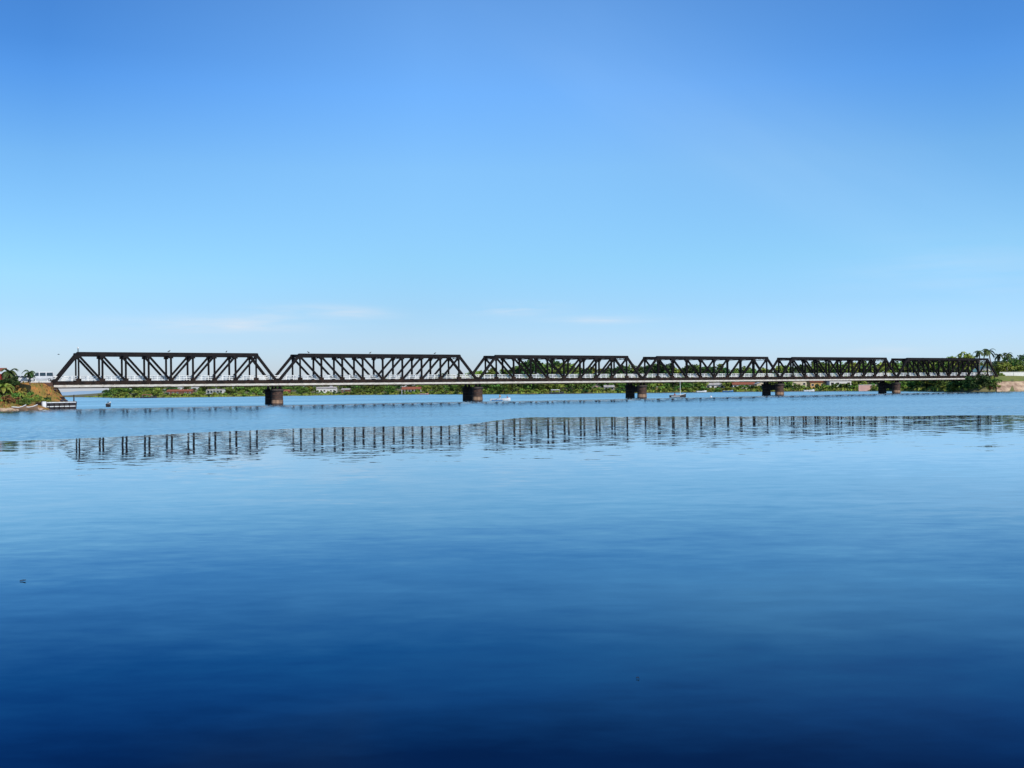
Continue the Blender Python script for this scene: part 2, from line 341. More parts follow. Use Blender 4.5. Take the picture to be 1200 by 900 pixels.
# ------------------------------------------------------------------ bridge
TH = radians(28.82); D = Vector((cos(TH), sin(TH), 0)); NN = Vector((-sin(TH), cos(TH), 0))
P1 = Vector((-58.4, 248.0, 0)); SP = 55.92; BW = 6.6; ZB = 4.3
def bp(s, v, z=0): return P1 + D * s + NN * v + Vector((0,0,z))
Z_DECK = 6.0 - ZB; Z_BC0 = 5.2 - ZB; Z_BC1 = 6.0 - ZB; Z_TC0 = 11.74 - ZB; Z_TC1 = 12.6 - ZB
def make_span(Ls, label):
    root = empty('truss_span', (0,0,0), TH, label, 'truss bridge span', 'steel truss spans of the river bridge')
    n = 10; g = .25; pl = (Ls - 2*g) / n
    def X(k): return g + k * pl
    zb = (Z_BC0 + Z_BC1) / 2; zt = (Z_TC0 + Z_TC1) / 2
    mid = n // 2
    for y in (0.0, BW):
        m = MB(); m.ibar((X(0)-.2,y,zb),(X(n)+.2,y,zb), .5, Z_BC1-Z_BC0, t=.08)
        m.box(X(0)-.2, X(n)+.2, y-.2, y+.2, Z_BC0+.1, Z_BC1-.1)
        for k in range(n+1): m.box(X(k)-.55, X(k)+.55, y-.262, y+.262, Z_BC0+.04, Z_BC1+.55 if 0<k<n else Z_BC1+.35)
        m.build('bottom_chord', M['steel_brown'], root)
        m = MB(); m.box(X(1)-.3, X(n-1)+.3, y-.27, y+.27, Z_TC0+.04, Z_TC1-.05)
        m.box(X(1)-.36, X(n-1)+.36, y-.34, y+.34, Z_TC1-.05, Z_TC1)
        for k in range(1, n): m.box(X(k)-.5, X(k)+.5, y-.285, y+.285, Z_TC0-.5, Z_TC1-.1)
        m.build('top_chord', M['steel'], root)
        for (a, b) in (((X(0),y,zb+.1),(X(1)-.1,y,zt)), ((X(n),y,zb+.1),(X(n-1)+.1,y,zt))):
            m = MB(); m.bar(a, b, .46, .66); m.bar(a, b, .56, .44); m.build('end_post', M['steel'], root)
        for k in range(1, n):
            m = MB(); wv = .42 if k not in (1, n-1) else .34
            m.ibar((X(k),y,Z_BC1+.02),(X(k),y,Z_TC0+.02), .44, wv, t=.09)
            # lacing
            zz = Z_BC1 + .5; sgn = 1
            while zz < Z_TC0 - .6:
                for yy in (-.2, .2): m.bar((X(k)-sgn*wv*.42,y+yy,zz),(X(k)+sgn*wv*.42,y+yy,zz+.5), .02, .10)
                zz += .5; sgn = -sgn
            m.build('vertical_post', M['steel'], root)
            if k == mid: continue
            # Pratt pattern: falls from the top of the outer panel point to the foot of the next one inwards
            k2 = k + 1 if k < mid else k - 1
            m = MB(); a = Vector((X(k),y,Z_TC0+.1)); b = Vector((X(k2),y,Z_BC1-.1)); dd = (b-a).normalized(); nn = dd.cross(Vector((0,1,0)))
            for q in (-1, 1): m.bar(a + nn*q*.18, b + nn*q*.18, .38, .12)
            m.bar(a, b, .06, .34)
            m.build('diagonal_brace', M['steel'], root)
    for k in range(1, n):
        m = MB(); zt2 = Z_TC1 - .3
        m.bar((X(k),.27,zt2),(X(k),BW-.27,zt2), .22, .22, side=(1,0,0)); m.bar((X(k),.2,zt2-.75),(X(k),BW-.2,zt2-.75), .16, .16, side=(1,0,0))
        for q in range(6):
            ya = .3 + (BW-.6)*q/6; yb = .3 + (BW-.6)*(q+1)/6
            m.bar((X(k),ya,zt2-.75 if q%2 else zt2),(X(k),yb,zt2 if q%2 else zt2-.75), .08, .09, side=(1,0,0))
        for ya, yb in ((.2,1.2),(BW-.2,BW-1.2)): m.bar((X(k),ya,zt2-1.75),(X(k),yb,zt2-.75), .10, .12, side=(1,0,0))
        m.build('sway_frame', M['steel'], root)
    for k in range(1, n-1):
        m = MB(); m.bar((X(k),.2,Z_TC1-.13),(X(k+1),BW-.2,Z_TC1-.13), .14, .12, side=(0,0,1)); m.bar((X(k),BW-.2,Z_TC1-.26),(X(k+1),.2,Z_TC1-.26), .14, .12, side=(0,0,1))
        m.build('lateral_brace', M['steel'], root)
    for k in range(n+1):
        m = MB(); m.ibar((X(k),.27,Z_DECK-.75),(X(k),BW-.27,Z_DECK-.75), .3, .8, side=(1,0,0), t=.06); m.build('floor_beam', M['steel_brown'], root)
    m = MB(); m.box(.02, Ls-.02, .3, BW-.3, Z_DECK-.32, Z_DECK-.05)
    for y in (1.4, 2.6, 4.0, 5.2): m.box(.1, Ls-.1, y-.12, y+.12, Z_DECK-.9, Z_DECK-.32)
    m.build('deck', M['deckc'], root)
    # footway slab carried on brackets outside the near truss: pale edge beam with a dark angle below it
    m = MB(); m.box(.04, Ls-.04, -1.15, -.95, .33, .80); 
    for q in range(1, 2*n): m.box(Ls*q/(2*n)-.05, Ls*q/(2*n)+.05, -1.19, -1.153, .26, .86)
    m.build('edge_beam', M['fascia'], root)
    m = MB(); m.box(.04, Ls-.04, -1.13, -.28, .04, .27)
    for k in range(n+1): m.bar((min(max(X(k),.2),Ls-.2),-1.1,.2),(min(max(X(k),.2),Ls-.2),-.26,Z_BC0+.2), .16, .14, side=(1,0,0))
    m.build('footway_bracket', M['steel_brown'], root)
    for y in (.75, BW-.75):
        m = MB(); z0 = Z_DECK-.05
        for z in (1.15, .72, .34): m.box(.05, Ls-.05, y-.05, y+.05, z0+z-.075, z0+z+.055)
        q = .6
        while q < Ls:
            m.box(q-.09, q+.09, y-.062, y+.062, z0+.002, z0+1.24); q += pl/3
        m.build('railing', M['rail'], root)
    return root
L1 = SP * .910
lab = ['leftmost black steel truss span, its left end on the river bank beside the white minibus',
       'second black steel truss span from the left bank, between the first and second piers',
       'third black steel truss span from the left, passing behind the standing boatman',
       'fourth black steel truss span from the left, above the small boat with a mast',
       'fifth black steel truss span from the left, second farthest from the camera',
       'farthest black steel truss span, its right end at the palm trees on the right bank']
s1 = make_span(L1, lab[0]); s1.location = bp(-L1, 0, ZB)
proto = make_span(SP, lab[1]); proto.location = bp(0, 0, ZB)
for i in range(1, 5):
    c = copy_tree(proto); c.location = bp(i*SP, 0, ZB); c['label'] = lab[i+1]

def make_pier(label):
    root = empty('bridge_pier', (0,0,0), TH, label, 'bridge pier', 'river piers of the truss bridge')
    for y, mt, r in ((.35, M['pier'], 1.42), (BW-.1, M['pier_dark_shaded'], 1.42)):
        m = MB(); m.lathe([(r+.06,-2.5),(r+.06,.15),(r,.2),(r-.05,3.15)], 28, (0,y))
        c = m.build('column', mt, root, smooth=True)
        md = c.modifiers.new('edges', 'EDGE_SPLIT')
        if mt is M['pier']:
            m = MB(); m.lathe([(r+.064,.16),(r+.03,.22),(r+.02,.85),(r-.01,1.0)], 28, (0,y)); m.build('tide_band', M['tide'], c, smooth=True)
        for zz in (1.3, 2.2):
            m = MB(); m.lathe([(r-.03,zz-.06),(r+.05,zz-.04),(r+.05,zz+.04),(r-.03,zz+.06)], 28, (0,y)); m.build('stone_course', M['pier_cap'], c)
        m = MB(); m.lathe([(r-.03,3.12),(r+.22,3.3),(r+.26,3.62),(r+.1,3.7)], 28, (0,y)); m.build('cap', M['pier_cap'] if mt is M['pier'] else M['pier_dark_shaded'], c)
    m = MB(); m.box(-.55, .55, 1.6, BW-1.5, 1.6, 3.4); m.build('cross_wall', M['pier_dark_shaded'], root)
    for y in (0, BW):
        for x in (-.55, .55):
            m = MB(); m.box(x-.32, x+.32, y-.4, y+.4, 3.703, 3.95); m.box(x-.2, x+.2, y-.3, y+.3, 3.95, 5.0+.2); m.build('bearing', M['steel'], root)
    return root
pl_ = ['nearest bridge pier, leftmost of the five, with a reddish round column',
       'second bridge pier from the left, just left of the standing boatman',
       'third bridge pier from the left, left of the boat with the mast',
       'fourth bridge pier from the left, in front of the pale far houses',
       'farthest bridge pier, rightmost of the five, beside the pink riverside wall']
pp = make_pier(pl_[0]); pp.location = bp(0, 0)
for i in range(1, 5):
    c = copy_tree(pp); c.location = bp(i*SP, 0); c['label'] = pl_[i]

# ------------------------------------------------------------------ vegetation builders
def leafq(m, p, s, rnd, mi=0):
    n = Vector((rnd.gauss(0,1), rnd.gauss(0,1), rnd.gauss(0,1)+.5)).normalized()
    u = n.cross(Vector((rnd.random()-.5, rnd.random()-.5, rnd.random()-.5))).normalized(); v = n.cross(u)
    a = s*(.7+.6*rnd.random()); b = a*.62
    m.add([p-u*a-v*b*.1, p-v*b, p+u*a+v*b*.1, p+v*b], [(0,1,2,3)], mi)
def crown_mesh(name, mt, h, rad, z0, nclump, nleaf, ls, seed, flat=1.0):
    rnd = random.Random(seed); m = MB(); cl = []
    for i in range(nclump):
        a = rnd.random()*2*pi; q = rnd.random()**.6; zz = rnd.random()
        prof = (sin(pi*min(1, .18+.8*zz)))**.6
        r = rad*q*prof; cl.append((Vector((r*cos(a), r*sin(a), z0 + zz*(h-z0)*.86)), rad*(.24+.22*rnd.random())))
    for c, cr_ in cl:
        for k in range(nleaf):
            d = Vector((rnd.gauss(0,1), rnd.gauss(0,1), rnd.gauss(0,.75)*flat)); d.normalize(); d.z *= .75
            leafq(m, c + d*cr_*(.55+.5*rnd.random()), ls, rnd)
    me = m.build(name, mt); return me
def trunk_mesh(h, r, seed, limbs=4, spread=1.6, mt=None):
    rnd = random.Random(seed); m = MB()
    pts = [(0,0,-.6)]; x = y = 0
    for k in range(1,6):
        x += rnd.uniform(-.06,.06)*h; y += rnd.uniform(-.05,.05)*h; pts.append((x,y,h*k/5*.8))
    m.tube(pts, [r*1.3, r, r*.85, r*.7, r*.5, r*.25], 7)
    for i in range(limbs):
        k = rnd.randint(2,4); a = rnd.random()*2*pi; p = Vector(pts[k]); q = p + Vector((cos(a)*spread*.5, sin(a)*spread*.5, h*.12)); e = p + Vector((cos(a)*spread, sin(a)*spread, h*.3))
        m.tube([p,q,e], [r*.5, r*.35, r*.12], 5)
    return m.build('trunk', mt or M['bark'])
def tree_proto(kind, h, rad, z0, nc, nl, ls, mt, seed):
    root = empty(kind, (0,0,-500))
    c = crown_mesh('crown', mt, h, rad, z0, nc, nl, ls, seed); c.parent = root
    t = trunk_mesh(h*.8, .025*h+.06, seed+50, 5, rad*.6); t.parent = root
    return root
def palm_proto(h, fl, seed, nf=15, wide=.12, mt=None, lean=.08, kind='palm_tree'):
    rnd = random.Random(seed); root = empty(kind, (0,0,-500)); m = MB()
    lx, ly = rnd.uniform(-1,1)*lean*h, rnd.uniform(-1,1)*lean*h
    pts = [(lx*(k/7)**1.6, ly*(k/7)**1.6, h*k/7 - .4*(k==0)) for k in range(8)]
    m.tube(pts, [.26*h/9+.05]+[.17*h/9+.04]*6+[.14*h/9+.03], 8); m.build('trunk', M['palmbark'], root)
    top = Vector(pts[-1])
    for i in range(nf):
        m = MB(); a = 2*pi*i/nf*1.618*3 + rnd.uniform(-.2,.2); up = rnd.uniform(-.25, 1.1); ln = fl*rnd.uniform(.85,1.1)
        prev = top; d = Vector((cos(a)*cos(up), sin(a)*cos(up), sin(up))); spine = [top]
        ns = 9
        for k in range(ns):
            d = (d + Vector((0,0,-.15 - .03*k))).normalized(); spine.append(spine[-1] + d*ln/ns)
        m.tube(spine, [.03]*len(spine), 4)
        side = Vector((-sin(a), cos(a), 0))
        for k in range(1, ns+1):
            for q in (0, .5):
                if k == ns and q: continue
                p = spine[k] if q == 0 else (spine[k]+spine[k+1])/2
                t = (k+q)/ns; w = ln*.26*sin(pi*min(1,.25+.7*t))**.7
                fw = (spine[min(k+1,ns)] - spine[k-1]).normalized()
                for sg in (-1,1):
                    tip = p + side*sg*w*.85 + fw*w*.45 - Vector((0,0,w*.35))
                    m.add([p-fw*wide*.5, p+fw*wide, tip+fw*wide*.3, tip-fw*wide*.1], [(0,1,2,3)])
        m.build('frond', mt or M['palmleaf'], root)
    return root
def place(proto_, x, y, z, s=1.0, rz=0.0, label=None, cat=None, group=None, sz=None, first=set()):
    if proto_.name not in first: first.add(proto_.name); c = proto_
    else: c = copy_tree(proto_)
    c.location = (x,y,z); c.rotation_euler = (0,0,rz); c.scale = (s,s,sz or s)
    tag(c, label, cat, group); return c

# ------------------------------------------------------------------ far bank
SH = [(70,1500),(105,1150),(122,1000),(135,840),(200,760),(300,820),(400,860),(500,780),(600,660),(700,625),(800,600),(900,560),(1000,520),(1060,470),(1100,410),(1124,374),(1150,365),(1172,366),(1200,374),(1320,380),(1600,385)]
def shore(px):
    if px <= SH[0][0]: return SH[0][1]
    for (a, ya), (b, yb) in zip(SH, SH[1:]):
        if px <= b: t = (px-a)/(b-a); return ya + (yb-ya)*t
    return SH[-1][1]
PROF = [(-6,-1.2),(0,.05),(4,.7),(18,1.7),(60,3.4),(150,6),(400,8),(900,8.5)]
PROFR = [(-6,-1.2),(0,.3),(3,3.0),(12,4.9),(26,5.6),(60,6.2),(200,7.5),(500,9),(900,9)]
def prof(P, o):
    if o <= P[0][0]: return P[0][1]
    for (a, za), (b, zb) in zip(P, P[1:]):
        if o <= b: return za + (zb-za)*(o-a)/(b-a)
    return P[-1][1]
def bankz(px, o):
    t = min(1, max(0, (px-1118)/30)); z = prof(PROF, o)*(1-t) + prof(PROFR, o)*t
    l = min(1, max(0, (px-70)/80)); return z*(.25+.75*l) if z > 0 else z
m = MB(); pxs = list(range(70, 1601, 6)); os_ = [-6,-2,0,1.5,4,9,18,35,60,100,150,250,400,900]
for px in pxs:
    for o in os_:
        Y = shore(px) + o + (2.5*noise.noise(Vector((px*.11,0,0))) if o < 20 else 0); x, y = XY(px, Y)
        m.v.append((x, y, bankz(px, o) + (.35*noise.noise(Vector((x*.08,y*.08,0))) if o > 0 else 0)))
for i in range(len(pxs)-1):
    for j in range(len(os_)-1):
        a = i*len(os_)+j; m.f.append((a, a+len(os_), a+len(os_)+1, a+1)); m.m.append(0)
tag(m.build('far_bank', M['soil2'], smooth=True), 'low green far river bank', 'river bank', kind='structure')
# hazy low ridge on the skyline at the left
m = MB(); n = 60
for i in range(n+1):
    px = -60 + 330*i/n; Y = 6000; x, y = XY(px, Y)
    h = 26*exp(-((px-95)/95)**2) + 5*noise.noise(Vector((px*.05,3,0))) + 3
    m.v += [(x, y, -1), (x, y+300, max(1, h)), (x, y+1200, -1)]
for i in range(n):
    for j in range(2): a = i*3+j; m.f.append((a, a+3, a+4, a+1)); m.m.append(0)
tag(m.build('distant_hills', M['haze_ridge'], smooth=True), 'hazy blue hills on the horizon', 'hills', kind='structure')

T = {}
def TP(key, kind, h, rad, z0, nc, nl, ls, mt, seed): T[key] = tree_proto(kind, h, rad, z0, nc, nl, ls, M[mt], seed)
TP('d1','tree',9.5,5.0,2.2,20,60,.55,'leaf_dark',11); TP('d2','tree',10,4.2,2.6,18,60,.55,'leaf_dark',12)
TP('m1','tree',9.0,5.2,2.0,20,60,.55,'leaf_mid',13); TP('m2','tree',10.5,4.4,2.8,17,60,.55,'leaf_mid',14); TP('m3','tree',8,5.6,1.6,20,60,.55,'leaf_mid',18)
TP('l1','tree',9.0,4.6,2.2,18,60,.52,'leaf_lime',15); TP('l2','tree',8.0,4.8,1.8,18,60,.52,'leaf_lime',16)
TP('b1','bush',3.2,2.8,.1,10,44,.42,'leaf_mid',21); TP('b2','bush',2.8,3.0,.1,10,44,.42,'leaf_lime',22); TP('b3','bush',3.4,2.6,.1,10,44,.42,'leaf_dark',23)
kindw = {'d':'dark green','m':'mid green','l':'yellow green'}
def sector(px):
    for lim, t in ((130,'on the thin far spit'),(330,'under the leftmost bridge span'),(555,'under the second bridge span'),(750,'behind the third bridge span'),(912,'behind the fourth bridge span'),(1048,'behind the fifth bridge span'),(1125,'behind the farthest bridge span')):
        if px < lim: return t
    return 'by the right end of the bridge'
def crown_top(px):   # skyline of the trees, in photo rows
    K = [(80,464.5),(112,463.5),(122,459),(135,453),(200,451),(300,448.5),(400,447),(500,444),(540,437),(565,437),(582,433),(600,431),(625,426),(655,425),(690,432),(745,430),(800,429),(850,430),(905,428),(960,424),(1010,425),(1050,423),(1100,420),(1125,415),(1150,417),(1175,419),(1200,421),(1330,421)]
    for (a, ya), (b, yb) in zip(K, K[1:]):
        if px <= b: return ya + (yb-ya)*max(0,(px-a))/(b-a)
    return K[-1][1]
rnd = random.Random(5)
base_h = {'d1':9.5,'d2':10,'m1':9,'m2':10.5,'m3':8,'l1':9,'l2':8,'b1':3.2,'b2':2.8,'b3':3.4}
def put_tree(px, o, topy, keys, extra='', wmul=1.0):
    k = rnd.choice(keys); Y = shore(px)+o; x, y = XY(px, Y); z = bankz(px, o) - .2
    H = (Zof(px, topy, Y) - z)*(1.13 if px < 880 else 1.03)
    if H < 2.0: return
    s = H/base_h[k]; wmul *= max(1, min(2.0, 8.5/H)); low = 'tall ' if H > 12 else ('low ' if H < 7 else '')
    rank = extra or ('back row, ' if o > 60 else 'front row, ')
    labl = f"{low}{kindw[k[0]]} tree, {rank}{sector(px)}"
    place(T[k], x, y, z, s*wmul*rnd.uniform(.9,1.15), rnd.random()*6.28, labl, 'tree', f"{low}{kindw[k[0]]} trees, {rank}{sector(px)}", sz=s)
# houses kept clear of the front trees
HX = [(210,30),(252,16),(336,8),(382,14),(405,9),(482,16),(699,6),(714,7),(770,8),(838,12),(872,16),(893,8),(934,14),(958,10),(985,16),(1022,16)]
def clear(px, o, yo=60): return all(abs(px-h[0]) > h[1]*.62+3 for h in HX) or o > yo
px = 84
while px < 1128:         # back row (long)
    o = rnd.uniform(75, 120) if px > 130 else rnd.uniform(10,40); put_tree(px, o, crown_top(px)+rnd.uniform(-1.0,4.5), ['d1','d2','m1','m2','d1','l1'] if px < 860 else ['m1','m2','l1','l2','d2'])
    px += (rnd.uniform(7,11) if px > 540 else rnd.uniform(8,12)) if px > 130 else rnd.uniform(5,9)
px = 128
while px < 1118:         # middle and front rows
    o = rnd.uniform(36,58)
    if clear(px, 0) or rnd.random() < .6: put_tree(px, o, crown_top(px)*.55 + 456*.45 + rnd.uniform(-3,3), ['m1','m2','m3','l1','l2','d2'])
    px += rnd.uniform(7,13)
px = 126
while px < 1120:
    o = rnd.uniform(8,17)
    if clear(px, 0):
        hy = hor(px); yt = 0.45*crown_top(px)+.55*(hy+1.5) + rnd.uniform(-1.5,2)
        put_tree(px, o, min(yt, hy-1.2), ['m3','l1','l2','m1'], 'at the waterside, ')
    px += rnd.uniform(9,16)
px = 122
while px < 1128:
    k = rnd.choice(['b1','b2','b3','b2']); o = rnd.uniform(2.5,8); Y = shore(px)+o; x, y = XY(px, Y)
    c = {'b1':'mid green','b2':'yellow green','b3':'dark green'}[k]
    if clear(px,0) or rnd.random() < .3:
        place(T[k], x, y, bankz(px,o)-.2, rnd.uniform(.8,1.3), rnd.random()*6, f"small {c} waterside bush {sector(px)}", 'bush', f"{c} waterside bushes {sector(px)}", sz=rnd.uniform(.6,1.0))
    px += rnd.uniform(7,12)

px = 196
while px < 1040:
    k = rnd.choice(['b1','b3','b2']); o = rnd.uniform(4,11); Y = shore(px)+o; x, y = XY(px, Y)
    c = {'b1':'mid green','b2':'yellow green','b3':'dark green'}[k]
    if not clear(px,0): place(T[k], x, y, bankz(px,o)-.2, rnd.uniform(.7,1.25), rnd.random()*6, f"{c} bush in front of the riverside houses {sector(px)}", 'bush', f"{c} bushes before the houses {sector(px)}", sz=rnd.uniform(.7,1.15))
    px += rnd.uniform(5,9)
# rough waterside grass on both banks
def grass(name, pts, mt, label, hh=.6, w=.25):
    m = MB(); r = random.Random(3)
    for (x,y,z) in pts:
        for k in range(3):
            a = r.random()*6.28; hx = hh*r.uniform(.5,1.3); u = Vector((cos(a),sin(a),0))*w*r.uniform(.6,1.3); t = Vector((r.uniform(-.3,.3),r.uniform(-.3,.3),1))*hx
            p = Vector((x+r.uniform(-.4,.4),y+r.uniform(-.4,.4),z-.08)); m.add([p-u,p+u,p+t+u*.2,p+t-u*.2],[(0,1,2,3)])
    return tag(m.build(name, mt), label, 'grass', kind='stuff')
pts = []
for i in range(3600):
    px = rnd.uniform(100,1165); o = rnd.uniform(.6,12); x, y = XY(px, shore(px)+o); pts.append((x,y,bankz(px,o)))
grass('waterside_grass', pts, M['leaf_lime'], 'pale green reeds and grass along the far waterline', 1.0, .7)

# ------------------------------------------------------------------ houses
def house(name, px, o, W, Dp, H, wall, roofm, label, cat='house', roof='gable', nwin=3, rise=1.4, rz=0.0, basez=None, porch=False, door=True):
    Y = shore(px)+o; x, y = XY(px, Y); z = (bankz(px,o) if basez is None else basez)
    r = empty(name, (x,y,z), rz, label, cat)
    m = MB(); m.box(-W/2, W/2, 0, Dp, -1.2, H)
    if roof == 'gable':   # ridge along x: gable ends
        for sx in (-W/2, W/2): m.add([(sx,0,H),(sx,Dp,H),(sx,Dp/2,H+rise)],[(0,1,2)] if sx>0 else [(2,1,0)])
    if roof == 'front':
        for sy in (0, Dp): m.add([(-W/2,sy,H),(W/2,sy,H),(0,sy,H+rise)],[(0,1,2)])
    m.build('wall', wall, r)
    m = MB(); t = .12; e = .45
    if roof == 'gable':
        for sg in (1,-1):
            y0 = -e if sg == 1 else Dp+e; sl = rise/(Dp/2); zl = H - e*sl
            m.add([(-W/2-e,y0,zl+.03),(W/2+e,y0,zl+.03),(W/2+e,Dp/2,H+rise+.03),(-W/2-e,Dp/2,H+rise+.03),
                   (-W/2-e,y0,zl+.03+t),(W/2+e,y0,zl+.03+t),(W/2+e,Dp/2,H+rise+.03+t),(-W/2-e,Dp/2,H+rise+.03+t)],
                  [(0,3,2,1),(4,5,6,7),(0,1,5,4),(1,2,6,5),(2,3,7,6),(3,0,4,7)])
    elif roof == 'front':
        for sg in (1,-1):
            xl = -sg*(W/2+e); zl = H - e*rise/(W/2)
            m.add([(xl,-e,zl+.03),(xl,Dp+e,zl+.03),(0,Dp+e,H+rise+.03),(0,-e,H+rise+.03),
                   (xl,-e,zl+.03+t),(xl,Dp+e,zl+.03+t),(0,Dp+e,H+rise+.03+t),(0,-e,H+rise+.03+t)],
                  [(0,3,2,1),(4,5,6,7),(0,1,5,4),(1,2,6,5),(2,3,7,6),(3,0,4,7)])
    else:
        m.box(-W/2-.2, W/2+.2, -.2, Dp+.2, H+.01, H+.3)
    m.build('roof', roofm, r)
    xs = [(-W/2 + W*(i+.5)/nwin) for i in range(nwin)]
    di = nwin//2 if door and nwin > 1 else -1
    for i, xx in enumerate(xs):
        if i == di:
            m = MB(); m.box(xx-.5, xx+.5, -.05, .04, 0, 2.1); m.build('door', M['wood'], r); continue
        f = MB(); f.box(xx-.75, xx+.75, -.06, .03, H*.34, H*.34+1.25); fo = f.build('window', M['white'] if wall is not M['white'] else M['wood'], r)
        g = MB(); g.box(xx-.62, xx+.62, -.09, -.063, H*.34+.12, H*.34+1.13); g.build('pane', M['glass'], fo)
    if porch:
        m = MB(); m.box(-W/2-.3, W/2+.3, -2.4, -.46, H-.35, H-.2); m.build('porch_roof', roofm, r)
        k = max(3, int(W/2.2))
        for i in range(k+1):
            m = MB(); xx = -W/2 + W*i/k; m.box(xx-.16, xx+.16, -2.3, -2.0, -1, H-.35); m.build('porch_post', M['white'], r)
    return r
house('long_house',210,26,20,7,2.8,M['brick'],M['tile'],'long low brick house with red tiled roof under the leftmost bridge span',nwin=6,rise=1.4)
house('colonnade_building',252,30,13,7,4.0,M['white'],M['tin'],'white riverside building with a row of porch columns','building',nwin=5,porch=True,roof='flat')
house('hut',336,14,5,4,2.6,M['brick'],M['tile'],'small red brick hut just right of the nearest pier','hut',nwin=2,rise=1.2)
house('warehouse',382,22,17,8,4.2,M['white'],M['tin'],'wide whitewashed warehouse under the left half of the second span','warehouse',nwin=6,rise=1.3)
house('shed',405,20,7,5,3.0,M['brick'],M['tin'],'narrow brown shed beside the whitewashed warehouse','shed',nwin=2,rise=1.0)
house('boathouse',482,10,15,7,3.2,M['white'],M['tile'],'white boathouse with red roof and porch near the second pier','boathouse',nwin=4,rise=1.8,porch=True)
house('cottage',699,12,5.5,5,2.6,M['pink'],M['tin'],'small pink cottage under the third span',nwin=2,rise=1.3,roof='front')
house('cottage',714,12,6,5,2.6,M['white'],M['tin'],'small white cottage left of the third pier',nwin=3,rise=1.0)
house('kiosk',770,9,6,4,2.3,M['ochre'],M['tin'],'ochre kiosk right of the third pier','kiosk',nwin=3,roof='flat')
house('house',838,14,11,6,2.9,M['white'],M['tin'],'white house with pale metal roof under the middle of the fourth span',nwin=4,rise=1.1)
house('row_house',872,15,13,6,2.8,M['white'],M['tile'],'long white row house with red tiles left of the fourth pier',nwin=5,rise=1.2)
house('house',893,15,6,6,3.1,M['cream'],M['tin'],'narrow cream house close to the fourth pier',nwin=2,rise=1.2,roof='front')
house('house',934,26,11,7,4.4,M['cream'],M['tile'],'cream house with red roof right of the fourth pier',nwin=4,rise=1.5)
house('house',958,18,8,6,3.4,M['ochre'],M['tile'],'ochre house between two cream houses under the fifth span',nwin=3,rise=1.4)
house('house',985,24,12,7,4.2,M['white'],M['tile'],'white house with red roof left of the pink wall',nwin=4,rise=1.6)
m = MB(); x, y = XY(1022, shore(1022)+5); r = empty('riverside_wall', (x,y,.4), .05, 'long pink riverside wall left of the farthest pier', 'wall')
m.box(-7,7,0,.4,-1,2.6); m.build('wall_panel', M['pink'], r)
m = MB(); m.box(-7.1,7.1,-.08,.48,2.603,2.8); m.build('coping', M['white'], r)
for (px, yt, W, wl, rf, lb) in [(941,443,9,'cream','tile','cream house seen through the fifth span just above the deck'),(1000,442,12,'pink','tile','pink house seen through the right half of the fifth span'),(905,441,9,'ochre','tin','ochre house seen through the gap above the fourth pier'),(862,442,10,'white','tin','white house seen through the right half of the fourth span'),(812,442,9,'pink','tin','pink house seen through the middle of the fourth span'),(1085,441,10,'white','tile','white house seen through the farthest span')]:
    o = 66; Y = shore(px)+o; z = Zof(px, 452, Y); H = max(2.6, Zof(px, yt, Y)-z)
    house('hillside_house', px, o, W, 7, H, M[wl], M[rf], lb, nwin=4, rise=1.3, basez=z)
# right bank: revetment, lawn, walls, teal roofed house
def XYZ(px, o): x, y = XY(px, shore(px)+o); return Vector((x, y, bankz(px,o)))
m = MB(); pr = []
rr = random.Random(9)
cols = [1168 + i*3 for i in range(60)]; rows = 9
for i, px in enumerate(cols):
    for j in range(rows):
        t = j/(rows-1); o = -1.2 + 3.4*t; x, y = XY(px, shore(px)+o + rr.uniform(-.18,.18)); m.v.append((x, y, -.4 + 4.1*t + rr.uniform(-.12,.12)))
for i in range(len(cols)-1):
    for j in range(rows-1): a = i*rows+j; m.f.append((a,a+rows,a+rows+1,a+1)); m.m.append(0)
b0 = len(m.v)
for i, px in enumerate(cols):
    x, y = XY(px, shore(px)+2.2); x2, y2 = XY(px, shore(px)+5.5); m.v += [(x,y,3.7),(x2,y2,3.6)]
for i in range(len(cols)-1): a = b0+2*i; m.f.append((a,a+2,a+3,a+1)); m.m.append(0)
tag(m.build('revetment', M['stone']), 'sloping beige stone revetment at the water on the right bank', 'retaining wall')
m = MB()
cols = [1166 + i*4 for i in range(46)]
for px in cols:
    for o in (5,12,24): p = XYZ(px,o); m.v.append((p.x,p.y,max(p.z,3.4)+.25 + (o>20)*.2))
for i in range(len(cols)-1):
    for j in range(2): a = i*3+j; m.f.append((a,a+3,a+4,a+1)); m.m.append(0)
tag(m.build('lawn', M['lawn'], smooth=True), 'mown lawn strip above the stone revetment', 'lawn', kind='structure')
def wall_run(name, px0, px1, o, z0, H, mt, label, th=.3, bays=10):
    a = XYZ(px0,o); b = XYZ(px1,o); d = (b-a); d.z = 0; Lw = d.length; r = empty(name, (a.x,a.y,z0), atan2(d.y,d.x), label, 'wall')
    m = MB(); m.box(0,Lw,0,th,-1.5,H); m.build('wall_panel', mt, r)
    m = MB(); m.box(-.1,Lw+.1,-.08,th+.08,H+.003,H+.14); m.build('coping', M['white'], r)
    for i in range(bays+1):
        m = MB(); q = Lw*i/bays; m.box(q-.18,q+.18,-.12,-.003,-1.5,H-.02); m.build('pilaster', mt, r)
    return r
wall_run('garden_wall', 1172, 1330, 27, 5.6, 1.7, M['white'], 'long white garden wall behind the lawn on the right bank')
house('teal_house',1157,46,6.5,7,2.2,M['white'],M['teal'],'white house with a pale teal gabled roof behind the bridge end',nwin=2,rise=2.2,roof='front',basez=5.9)
